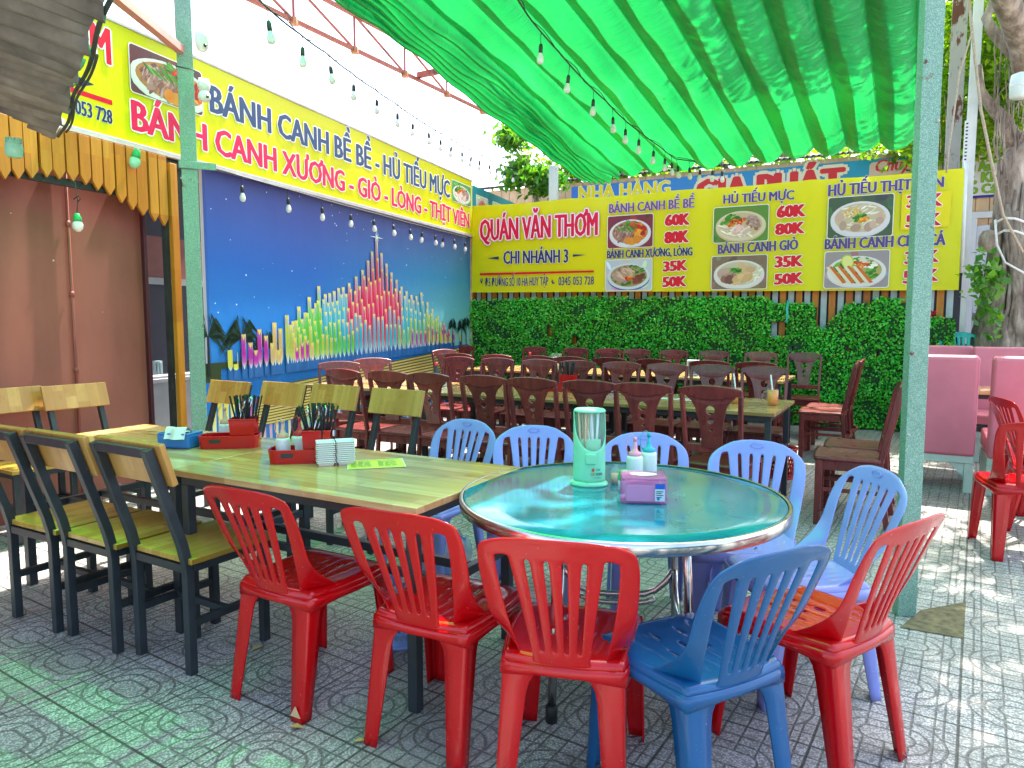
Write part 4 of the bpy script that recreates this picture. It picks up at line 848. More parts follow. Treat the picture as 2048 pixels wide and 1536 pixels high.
mb = MB(); q = at_y(1926, 260, 8.44); o = thing('marker_strip', 'narrow white strip with black dots fixed to the white post', 'strip', (q.x + .02, 8.40, 3.15), R(-28)); mb.box((0, 0, 0), (.05, .008, .95)); mb.build('strip', 'white_plastic', o)
mb = MB(); [mb.box((0, -.006, -.44 + .04 * k), (.022, .004, .016)) for k in range(23)]; mb.build('dots', 'dark_plastic', o)
cp = at_y(1107, 400, 11.3); post('steel_post', 'thin pale post under the canopy corner in front of the tan cladding', (cp.x, cp.y, 0), 3.72, .13, .08, R(-28), 'pale_steel')
# ---------------------------------------------------------------- green sliding canopy
ZF, SF, SLOPE = 3.27, 8.8, 0.134
A0, A1 = -3.92, 0.06
co = thing('canopy', 'large green sliding cloth canopy hanging in scalloped folds over the tables', 'canopy', ab(-1.85, 3.5, 3.9))
edges = [A0 + .0]; a = A0
for k in range(6): a += .085; edges.append(a)
while a < A1 - .2: a += .33; edges.append(a)
def prof(a):
    for i, (l, r) in enumerate(zip(edges, edges[1:])):
        if l <= a <= r:
            t = (a - l) / (r - l); wd = r - l
            return -(0.105 if wd > .2 else .10) * (math.sin(math.pi * t) ** 0.75), i, t
    return 0.0, len(edges), 0
cols_a = []
for l, r in zip(edges, edges[1:]):
    m_ = 10 if r - l > .2 else 6
    cols_a += [l + (r - l) * k / m_ for k in range(m_)]
cols_a.append(edges[-1]); cols_a += [edges[-1] + .015, edges[-1] + .03]
nb_ = 90; S0 = -2.6; org = ab(-1.85, 3.5, 3.9)
rnd = random.Random(5); ph = [rnd.random() * 6.28 for _ in range(60)]
def cpt(a, s_):
    p_, i, t = prof(a) if a <= edges[-1] else (-(a - edges[-1]) * 1.8, 60, 0)
    i = min(i, 59)
    belly = 1 + .16 * math.sin(s_ * 1.1 + ph[i]) + .08 * math.sin(s_ * 3.7 + ph[(i * 7) % 60]); e = max(0, (s_ - SF + .8) / .8)
    z = ZF + SLOPE * (SF - s_) + p_ * belly + .012 * math.sin(s_ * 9 + ph[i]) * math.sin(math.pi * t)
    aw = a + .018 * math.sin(s_ * 2.3 + ph[i]) * math.sin(math.pi * t)
    if a < edges[6]: z -= .05 * (1 + .4 * math.sin(s_ * 2 + i)); aw += .02 * math.sin(s_ * 1.7 + i)
    return ab(aw, s_, z) - org
mb, mbn = MB(), MB(); na = len(cols_a); SN = 3.9
vs = [cpt(a, S0 + (SF - S0) * j / nb_) for j in range(nb_ + 1) for a in cols_a]
fs = [[], []]
for j in range(nb_):
    sj = S0 + (SF - S0) * (j + .5) / nb_
    for i in range(na - 1):
        if sj < 4.1 and cols_a[i] > -1.35: continue  # unseen near part trimmed at the right so sun reaches the floor
        fs[1 if sj < SN and cols_a[i] < -1.3 else 0].append((j * na + i, j * na + i + 1, (j + 1) * na + i + 1, (j + 1) * na + i))
mb.add(vs, fs[0], None, True); mb.build('cloth', 'canopy_cloth', co, normals=False)
mbn.add(vs, fs[1], None, True); mbn.build('green_cast_sheet', 'green_cast_cloth', co, normals=False)  # unseen near stretch, added in thinner cloth to cast green on the floor
# a second cloth layer added over one side of every fold, for darker bands
mb = MB()
for i, (l, r) in enumerate(zip(edges, edges[1:])):
    wd = r - l; t1 = .44 if wd > .2 else .6; nn = 5 if wd > .2 else 3; vs = []; js = [j for j in range(nb_ + 1) if S0 + (SF - S0) * j / nb_ > SN - .1]
    for lay in (0,):
        vs = [cpt(l + wd * (.02 + t1 * k / nn * (1 + .04 * math.sin(j * .35 + i) * (k == nn))), S0 + (SF - S0) * j / nb_) + Vector((0, 0, .012 + .012 * lay)) for j in js for k in range(nn + 1)]
        mb.add(vs, [(q * (nn + 1) + k, q * (nn + 1) + k + 1, (q + 1) * (nn + 1) + k + 1, (q + 1) * (nn + 1) + k) for q in range(len(js) - 1) for k in range(nn)], None, True)
mb.build('fold_shade_layer', 'fold_shade_cloth', co, normals=False)
mb = MB()
for a in edges[::1]:
    s_a = S0 if a < -1.4 else 4.1; mb.tube([ab(a, s_a, ZF + SLOPE * (SF - s_a) + .012) - org, ab(a, SF, ZF + .012) - org], .004, 5)
mb.build('guide_wires', 'bamboo', co)
# ---------------------------------------------------------------- rusty roof truss
tr = thing('roof_truss', 'rusty red lattice truss against the white sky left of the canopy', 'truss', ab(-5.3, 6, 4.2)); to = ab(-5.3, 6, 4.2)
def T(s_, z, a=-5.3): return ab(a, s_, z) - to
mb = MB(); mb.bar(T(2.5, 4.2), T(11.4, 4.2), .035, .035); mb.build('bottom_chord', 'red_truss', tr)
mb = MB(); mb.bar(T(2.5, 4.55), T(11.4, 4.55), .035, .035); mb.build('top_chord', 'red_truss', tr)
k = 0; s_ = 2.6
while s_ < 11.2:
    mb = MB(); mb.bar(T(s_, 4.2), T(s_, 4.55), .022, .022); mb.build('web_post', 'red_truss', tr)
    mb = MB(); mb.bar(T(s_, 4.55), T(s_ + .85, 4.2), .02, .02); mb.build('web_diagonal', 'red_truss', tr)
    mb = MB(); mb.box(T(s_, 4.19), (.07, .07, .06)); mb.build('gusset', 'orange_primer', tr); s_ += .85
for s_ in (7.1, 9.6):
    mb = MB(); mb.bar(T(s_, 4.25), T(s_, 4.25, -3.9), .05, .06); mb.build('cross_bar', 'red_truss', tr)
bo = thing('steel_brace', 'pink and grey steel brace rising from the left post into the sky', 'brace', (lp.x, lp.y, 3.6)); p0 = Vector((lp.x, lp.y, 0)) * 0
mb = MB(); e0 = at_y(362, 100, 5.72); e1 = at_y(225, -12, 4.6); b0 = Vector((lp.x, lp.y, 3.6)); mb.bar(e0 - b0, e1 - b0, .06, .06); mb.build('bar', 'pink_steel', bo, bevel=.004)

# ---------------------------------------------------------------- old corrugated roof overhead at the left
P1 = at_y(112, 270, 4.2); P2 = at_y(206, -4, 2.35); e_ = (P2 - P1); el = e_.length; e_.normalize()
rdir = Vector((-1, -.42, .30)).normalized(); nrm = e_.cross(rdir).normalized()
if nrm.z < 0: nrm = -nrm
cut = (at_y(-40, 279, 3.75) - P1)
ro = thing('old_roof', 'dark weathered corrugated roof sheet hanging over the upper left corner', 'roof', P1)
mb = MB(); NU, NV = 220, 34; L0, L1, W1 = -2.2, el + 1.6, 2.4
def rp3(u, v):
    t = L0 + (L1 - L0) * u; w_ = W1 * v; rag = .012 * math.sin(t * 31) + .01 * math.sin(t * 13.7) if v == 0 else 0
    return e_ * t + rdir * (w_ + rag) + nrm * (.034 * math.sin(2 * math.pi * t / .14) + .01 * math.sin(t * 3 + w_ * 2)) + Vector((0, 0, -.02 * (1 - v) ** 8 * math.sin(t * 9)))
cd_ = Vector((cut.x, cut.y, 0)).normalized(); cn = Vector((-cd_.y, cd_.x, 0))
sgn = 1 if cn.dot(Vector((e_.x, e_.y, 0))) > 0 else -1
def rskip(i, j):
    p_ = rp3((i + .5) / NU, (j + .5) / NV); return sgn * cn.dot(p_) < -.01 + .03 * math.sin(i * 1.3)
mb.grid(rp3, NU, NV, rskip); mb.build('sheet', 'old_fibre_sheet', ro, solid=.008, normals=False, soff=1)
mb = MB(); q0 = rdir * .42 - nrm * .05; mb.bar(q0 + e_ * .05, q0 + e_ * (el + 1.2), .06, .05, up=nrm); mb.build('purlin', 'old_fibre_sheet', ro)
co_ = thing('loose_cable', 'grey cable tied along the eave of the old roof', 'cable', P1)
mb = MB(); pts = []
for k in range(26):
    t = k / 25; pts.append(e_ * (-.02 + (el + .05) * t) - rdir * (.012 + .018 * math.sin(t * 7) ** 2) + Vector((0, 0, -.008 * abs(math.sin(t * 9)))))
mb.tube(pts, .009, 6); mb.tube([p_ + Vector((.012, .0, -.018)) for p_ in pts[3:20]], .006, 5); mb.build('cable', 'old_cable', co_)

# ---------------------------------------------------------------- festoon lights
def bulb_mesh():
    mb = MB(); mb.tube([(0, 0, 0), (.004, 0, -.04), (0, 0, -.085)], .003, 5); mb.lathe([(.0001, -.08), (.011, -.082), (.0155, -.1), (.0155, -.145), (.0001, -.146)], seg=10); s_ = mb.mesh('bulb_socket', MAT['wire'])
    mb = MB(); mb.lathe([(.0135, -.144), (.016, -.155), (.0235, -.172), (.027, -.192), (.0235, -.21), (.012, -.221), (.0001, -.2235)], seg=12); return s_, mb.mesh('bulb', MAT['bulb_frost'])
SOCK, BULB = bulb_mesh()
for me in (SOCK, BULB):
    pass
def festoon(name, label, pts, bulbs, sag=0.05, twist=True):
    o = thing(name, label, 'string lights', pts[0]); b = Vector(pts[0]); mb = MB(); P = [Vector(q) - b for q in pts]; fine = []
    for i in range(len(P) - 1):
        for k in range(8):
            t = k / 8; q = P[i].lerp(P[i + 1], t); q.z -= sag * 4 * t * (1 - t) * (P[i + 1] - P[i]).length; fine.append(q)
    fine.append(P[-1]); mb.tube(fine, .0065, 5)
    if twist: mb.tube([q + Vector((.012 * math.sin(i * .7), .008 * math.cos(i), .02 * abs(math.sin(i * .37)))) for i, q in enumerate(fine)], .004, 4)
    mb.build('cord', 'wire', o); cum = [0]
    for a_, c_ in zip(fine, fine[1:]): cum.append(cum[-1] + (c_ - a_).length)
    rr = random.Random(len(bulbs))
    for d in bulbs:
        d *= cum[-1]; i = max(0, min(len(fine) - 2, next((k for k in range(len(cum)) if cum[k] > d), len(cum) - 1) - 1)); q = fine[i].lerp(fine[i + 1], (d - cum[i]) / max(1e-6, cum[i + 1] - cum[i]))
        sk = bpy.data.objects.new('bulb_socket', SOCK); C.objects.link(sk); sk.parent = o; sk.location = q; sk.rotation_euler = (rr.uniform(-.12, .12), rr.uniform(-.12, .12), rr.uniform(0, 6))
        bl = bpy.data.objects.new('bulb', BULB); C.objects.link(bl); bl.parent = sk
    return o
path1 = [at_y(480, -40, 4.2), at_y(540, 20, 4.7), at_y(600, 68, 5.2), at_y(653, 106, 5.75), at_y(702, 145, 6.35), at_y(749, 178, 7.0), at_y(790, 206, 7.6), at_y(825, 231, 8.2), at_y(859, 253, 8.8), at_y(890, 271, 9.4), at_y(918, 288, 10.0), at_y(942, 301, 10.5), at_y(966, 312, 11.0), at_y(987, 324, 11.4), at_y(1030, 338, 12.0), at_y(1107, 362, 12.3)]
festoon('festoon_lights', 'string of round bulbs sagging across the white sky beside the yellow banner', path1, [.05, .12, .185, .255, .33, .40, .465, .525, .58, .635, .685, .735, .775, .815, .85, .88, .91, .935, .96, .985], .012)
path2 = [at_y(1030, -10, 5.0), at_y(1061, 38, 5.35), at_y(1118, 104, 5.8), at_y(1166, 158, 6.2), at_y(1212, 202, 6.6), at_y(1245, 236, 7.0), at_y(1280, 264, 7.4), at_y(1318, 292, 7.9), at_y(1352, 318, 8.5), at_y(1452, 328, 8.9)]
festoon('festoon_lights', 'string of bulbs hanging just under the green canopy', path2, [.115, .225, .325, .415, .49, .565, .66, .74, .79, .835, .875, .915, .955, .985], .01)
path3 = [LW.world(*LW.px(u, v), .11) for u, v in ((395, 336), (440, 348), (512, 368), (575, 385), (630, 401), (683, 415), (730, 427), (764, 436), (801, 446), (834, 454), (864, 462), (891, 468), (921, 476))]
festoon('festoon_lights', 'string of bulbs under the yellow banner against the blue mural', path3, [.075, .195, .30, .40, .49, .575, .655, .725, .79, .85, .91, .985], .0, twist=False)
# small lamps on the valance
def lamp(name, label, p, mat, s=1.0, tilt=0.0):
    o = thing(name, label, 'lamp', p); m_ = Matrix.Rotation(tilt, 3, 'Y')
    mb = MB(); mb.lathe([(.0001, .09 * s), (.02 * s, .085 * s), (.03 * s, .05 * s), (.033 * s, .02 * s), (.0001, .018 * s)], seg=14, m=m_); mb.build('lamp_base', 'cap_green', o)
    mb = MB(); mb.lathe([(.031 * s, .02 * s), (.04 * s, 0), (.038 * s, -.03 * s), (.02 * s, -.055 * s), (.0001, -.06 * s)], seg=14, m=m_); mb.build('bulb', mat, o); return o
lamp('valance_lamp', 'green bulb lamp fixed on the picket valance', PW.world(*PW.px(258, 322), .06), 'bulb_green', 1.0, .25)
o = thing('flood_lamp', 'stubby green lamp with cooling fins under the old roof corner', 'lamp', at_y(28, 297, 3.9)); mb = MB(); mb.lathe([(.0001, .05), (.034, .048), (.038, .02), (.0001, .018)], seg=18); mb.build('lamp_base', 'bulb_green', o)
mb = MB(); mb.lathe([(.040, .022), (.043, .0), (.040, -.035), (.03, -.046), (.0001, -.048)], seg=20); mb.build('diffuser', 'bulb_green', o); mb = MB(); [mb.box((.036 * math.cos(a), .036 * math.sin(a), .038), (.006, .006, .03), Matrix.Rotation(a, 3, 'Z')) for a in [k * .35 for k in range(18)]]; mb.build('fins', 'bulb_green', o)
p = PW.world(*PW.px(134, 450), .10); o = lamp('hanging_lamp', 'bulb with green socket dangling on a thin cord before the red wall', p, 'bulb_frost', .85)
q = PW.world(*PW.px(128, 360), .06) - p; mb = MB(); mb.tube([(0, 0, .075), (0.01, 0, .16), (-.01, .01, .28), tuple(q)], .003, 5); mb.tube([(0.01, 0, .15), (.03, .0, .17), (.01, .01, .19), (-.02, 0, .165)], .004, 5); mb.build('cord', 'wire', o)
# cable ties and loose wires on the left post
for z_, lab in ((3.95, 'white cable tie looped round the top of the left steel post'), (3.30, 'dark wire loop tied round the left steel post beside the banner')):
    mb = MB(); m_ = Matrix.Rotation(lpz, 3, 'Z'); mb.tube([m_ @ Vector(q) for q in ((-.063, -.056, 0), (.063, -.056, -.012), (.063, .056, 0), (-.063, .056, .01), (-.063, -.056, 0))], .004, 5); tag(mb.build('cable_tie', 'white_plastic' if z_ > 3.5 else 'wire', loc=(lp.x, lp.y, z_)), lab, 'tie')
mb = MB(); b_ = Vector((lp.x + .06, lp.y - .06, 3.97)); mb.tube([Vector((0, 0, 0)), Vector((.10, 0, .10)), Vector((.17, .02, .25)), Vector((.15, .02, .42)), Vector((.22, 0, .55))], .004, 5); mb.tube([Vector((.02, 0, .01)), Vector((.14, 0, .05)), Vector((.22, .0, .18)), Vector((.19, 0, .30)), Vector((.28, 0, .45))], .003, 5); tag(mb.build('loose_wire', 'wire', loc=b_), 'two loose dark wires curling off the top of the left steel post', 'wire')
# cameras on the left post
def cctv(name, label, p, rz, dome=True):
    o = thing(name, label, 'camera', p, rz)
    mb = MB(); mb.box((0, .06, .075), (.075, .14, .022)); mb.box((0, .125, .04), (.06, .02, .09)); mb.build('bracket', 'white_plastic', o, bevel=.006)
    mb = MB()
    if dome: mb.lathe([(.0001, .066), (.052, .064), (.054, .03), (.05, -.02), (.04, -.05), (.022, -.068), (.0001, -.072)], seg=22)
    else: mb.lathe([(.0001, .07), (.04, .066), (.046, .03), (.04, .0), (.0001, -.012)], seg=20); mb.lathe([(.0001, .045), (.028, .036), (.042, .012), (.046, -.012), (.036, -.036), (.0001, -.046)], (0, -.005, -.045), seg=20)
    mb.build('body', 'white_plastic', o)
    mb = MB(); z = -.025 if dome else -.045; mb.lathe([(.0001, .0), (.012, .001), (.012, .010), (.0001, .012)], (.020, -.038, z - .012), 16, m=Matrix.Rotation(R(82), 3, 'X') ); l = mb.build('lens', 'dark_plastic', o)
    return o
cctv('security_camera', 'white dome camera high on the left steel post', at_y(404, 84, 5.58), lpz, True)
cctv('security_camera', 'white swivel ball camera lower on the left steel post', at_y(408, 180, 5.56), lpz, False)
# ---------------------------------------------------------------- trees
leaf_rng = np.random.default_rng(21)
def crown(name, parent, centres, radii, n, size, mat='tree_leaf', clump=0.38, up=0.35):
    """leaves gathered in clumps spread through an uneven volume; parent-local coordinates"""
    pos = []; nc = max(8, n // 60)
    cl = []
    while len(cl) < nc:
        i = leaf_rng.integers(0, len(centres)); d = leaf_rng.normal(size=3); d /= np.linalg.norm(d); q = np.array(centres[i]) + d * np.array(radii[i]) * leaf_rng.uniform(.25, 1) ** .45; cl.append(q)
    cl = np.array(cl); k = leaf_rng.integers(0, nc, n); pos = cl[k] + leaf_rng.normal(size=(n, 3)) * clump * np.array([1, 1, .6])
    return leaves_mesh(name, pos, leaf_rng.uniform(.7, 1.3, n) * size, mat, parent, leaf_rng, up, None, .5)
bt = at_y(2030, 690, 8.3); bt0 = Vector((bt.x, bt.y, 0))
ba = thing('banyan_tree', 'old banyan with roped trunk and hanging roots at the right edge', 'tree', bt0)
def B(u, v, y=8.3): return at_y(u, v, y) - bt0
mb = MB()
mb.tube([Vector((.18, 0, -.05)), B(2056, 700), B(2052, 620), B(2044, 560), B(2034, 500), B(2022, 450), B(2022, 400), B(2024, 350), B(2028, 320), B(2048, 290), B(2092, 250), B(2140, 180), B(2160, 80), B(2160, -80)], [.60, .47, .38, .31, .23, .165, .145, .135, .13, .13, .15, .17, .2, .24], 18)
mb.build('trunk', 'bark', ba)
mb = MB()
for pts, r in (([B(2040, 300), B(2022, 268), B(2000, 232), B(1980, 210), B(1962, 180), B(1958, 130)], [.10, .085, .07, .055, .04, .03]),
               ([B(2120, 180), B(2046, 122), B(2012, 92), B(1985, 62), B(1972, 36), B(1985, 10), B(2000, -30)], [.11, .085, .07, .06, .05, .045, .04]),
               ([B(2070, 150, 8.0), B(2052, 88, 7.9), B(2030, 40, 7.7), B(2005, -10, 7.5), B(1960, -120, 7.0)], [.20, .16, .13, .11, .09]),
               ([B(2100, 60), B(2060, -120, 8.6), B(1950, -320, 8.8), B(1800, -420, 8.6)], [.2, .17, .12, .07]), ([B(2100, 40), B(2160, -160, 8.2), B(2250, -320, 7.4)], [.2, .15, .08])):
    mb.tube(pts, r, 10)
mb.build('limbs', 'bark', ba)
rr = random.Random(17); mb = MB()
for k in range(90):
    a = rr.uniform(2.4, 6.6); h0 = rr.uniform(.9, 3.0); pts, rad = [], []
    sp = rr.uniform(-.9, .9); n = 7
    for i in range(n):
        z = h0 * (1 - i / (n - 1)); rbase = float(np.interp(z, [0, 1.0, 1.47, 1.82, 2.17, 2.46, 2.75, 3.1], [.61, .48, .39, .32, .24, .175, .155, .145])) + .008; cxx = float(np.interp(z, [0, 1.0, 1.47, 1.82, 2.17, 2.46, 2.75, 3.1], [.18] + [B(q, 500).x for q in (2056, 2052, 2044, 2034, 2022, 2022, 2024)]))
        aa = a + sp * (i / n) + .12 * math.sin(i * 2.1 + k); pts.append((cxx + rbase * math.cos(aa), rbase * math.sin(aa), z)); rad.append(rr.uniform(.016, .040) * (1 + (1 - z / h0)))
    mb.tube(pts, rad, 6)
for k in range(26):
    u = rr.uniform(1990, 2046); v0 = rr.uniform(30, 260); pts = [B(u + rr.uniform(-4, 4) * i, v0 + i * rr.uniform(30, 50), 8.2) for i in range(5)]; mb.tube(pts, rr.uniform(.004, .010), 4)
mb.build('aerial_roots', 'bark', ba)
mb = MB(); st = [B(1998, 455, 7.9), B(1962, 500, 7.85), B(1995, 510, 7.85)]
mb.lathe([(.0001, .12), (.05, .11), (.085, .05), (.09, -.03), (.07, -.10), (.0001, -.12)], B(1975, 482, 7.95), 12); mb.build('knot', 'bark', ba)
n = 620; c0 = [B(1968, 535, 7.7), B(1985, 560, 7.65), B(1968, 600, 7.7), B(1986, 640, 7.7), B(1958, 560, 7.7)]
pos = np.array([np.array(rr.choice(c0)) + leaf_rng.normal(size=3) * np.array([.08, .08, .10]) for _ in range(n // 3)]); leaves_mesh('sprout_leaves', pos, leaf_rng.uniform(.06, .12, len(pos)), 'round_leaf', ba, leaf_rng, .5, (0, -.6, 0), .75)
cc = Vector((3.9, 7.4, 6.6)) - bt0
crown('crown', ba, [tuple(Vector(q) - bt0) for q in ((2.7, 5.4, 6.6), (3.1, 6.9, 6.7), (2.6, 4.5, 6.8), (2.8, 3.7, 6.6), (3.8, 6.0, 6.4))],
      [(1.2, 1.3, .8), (1.2, 1.3, .8), (1.1, 1.2, .7), (1.2, 1.2, .7), (1.2, 1.2, .8)], 10500, .15, clump=.26)
crown('outer_crown', ba, [tuple(cc + Vector(q)) for q in ((1.6, .2, .2), (2.6, 1.6, 0), (2.2, -1.6, .2), (3.4, .0, .2), (1.2, 2.2, -.2), (1.4, -3.2, .4))], [(1.4, 1.4, 1.0)] * 6, 5200, .13, clump=.22)
crown('low_foliage', ba, [tuple(B(1960, 150, 10.2)), tuple(B(2010, 200, 10.4)), tuple(B(1900, 60, 10.0)), tuple(B(1990, 60, 10.2)), tuple(B(1900, 220, 10.6))], [(1.2, .7, .9)] * 5, 9500, .12, clump=.2)
crown('near_foliage', ba, [tuple(B(1925, 90, 9.3)), tuple(B(1985, 150, 9.4)), tuple(B(2035, 230, 9.3)), tuple(B(1935, 220, 9.6)), tuple(B(2000, 30, 9.2))], [(.5, .4, .5)] * 5, 3600, .10, clump=.14)
crown('hanging_vine_leaves', ba, [tuple(B(1960, 270, 11.2)), tuple(B(2030, 270, 11.2)), tuple(B(1890, 260, 11.2))], [(.8, .5, .5)] * 3, 2400, .085, clump=.16)
mb = MB()
for k in range(60):
    u = rr.uniform(1875, 2046); v0 = rr.uniform(60, 240); y = rr.uniform(9.6, 11); mb.tube([B(u, v0, y), B(u + rr.uniform(-3, 3), v0 + 45, y), B(u + rr.uniform(-6, 6), v0 + 95, y)], .006, 4)
mb.build('hanging_roots', 'bamboo', ba)
# ropes tied round the trunk and hanging from above
def rope(name, label, pts, r, mat='rope'):
    b = Vector(pts[0]); mb = MB(); P = [Vector(p) - b for p in pts]; mb.tube(P, r, 6); return tag(mb.build(name, mat, loc=b), label, 'rope')
rope('rope', 'long tan rope running from above down to the banyan trunk', [at_y(1936, -20, 7.7), at_y(1950, 120, 7.7), at_y(1962, 220, 7.7), at_y(1984, 330, 7.7), at_y(2006, 430, 7.75), at_y(2046, 505, 7.75)], .016)
rope('rope', 'tan rope hanging straight beside the rust streaked post', [at_y(1932, -20, 7.6), at_y(1945, 60, 7.6), at_y(1918, 150, 7.6), at_y(1905, 250, 7.6), at_y(1897, 300, 7.6), at_y(1893, 345, 7.6)], .010)
for i, (v, lab) in enumerate(((437, 'upper white cord wrapped around the banyan trunk'), (462, 'lower white cord wrapped around the banyan trunk'))):
    rope('cord', lab, [at_y(2052, v + 8, 7.85), at_y(2030, v, 7.8), at_y(2008, v - 1, 7.82), at_y(1992, v + 8, 7.95), at_y(1990, v + 20, 8.1)], .013, 'white_rope')
rope('cord', 'white cord slanting down across the banyan trunk to the right', [at_y(1990, 440, 7.9), at_y(1994, 490, 7.8), at_y(2010, 525, 7.72), at_y(2052, 548, 7.7)], .012, 'white_rope')
# leafy vine in the far left corner and trees behind the house
vb = at_y(1060, 600, 12.2); vt = thing('leafy_shrub', 'bright round leaved shrub spilling over the far corner under the canopy', 'shrub', (vb.x, vb.y, 0)); v0_ = Vector((vb.x, vb.y, 0))
mb = MB(); q = lambda u, v, y=12.2: at_y(u, v, y) - v0_
mb.tube([Vector((0, 0, 0)), q(1075, 420), q(1065, 350), q(1050, 310)], [.06, .05, .035, .015], 7)
for e in ((1000, 330), (1030, 295), (1100, 330), (1010, 365), (1090, 380)): mb.tube([q(1065, 360), q((1065 + e[0]) / 2, (350 + e[1]) / 2), q(*e)], [.025, .016, .006], 5)
mb.build('stems', 'bark', vt)
crown('leaves', vt, [tuple(q(1055, 335)), tuple(q(1020, 345)), tuple(q(1090, 340)), tuple(q(1040, 375)), tuple(q(1095, 380)), tuple(q(1030, 270))], [(.40, .3, .30), (.28, .3, .2), (.3, .3, .25), (.25, .3, .15), (.16, .2, .14), (.22, .3, .2)], 1300, .15, 'round_leaf', clump=.11, up=.2)
for i, (u, y, lab) in enumerate(((1240, 15.2, 'tree with pale hanging foliage behind the left part of the restaurant sign'), (1560, 15.5, 'tree with pale hanging foliage behind the middle of the restaurant roof'), (1860, 14.2, 'bright green tree behind the right end of the restaurant roof'))):
    g = at_y(u, 600, y); t = thing('broadleaf_tree', lab, 'tree', (g.x, g.y, 0)); mb = MB(); mb.tube([(0, 0, 0), (.05, 0, 2), (0, .1, 4), (.1, 0, 6)], [.22, .19, .15, .05], 9); mb.tube([(.05, 0, 2.6), (.9, 0, 4.2), (1.5, .1, 5)], [.1, .07, .03], 6); mb.tube([(0, 0, 2.9), (-.9, .1, 4.2), (-1.6, 0, 5)], [.1, .07, .03], 6); mb.build('trunk', 'bark', t)
    crown('crown', t, [(0, 0, 5.2), (1.5, 0, 4.7), (-1.5, 0, 4.7), (.6, -.3, 4.0), (-.7, -.2, 4.1), (0, 0, 6.3)], [(1.3, 1.1, 1.0), (1.1, 1, .9), (1.1, 1, .9), (.9, .8, .6), (.9, .8, .6), (1.2, 1, .8)], 5200, .16, clump=.25)
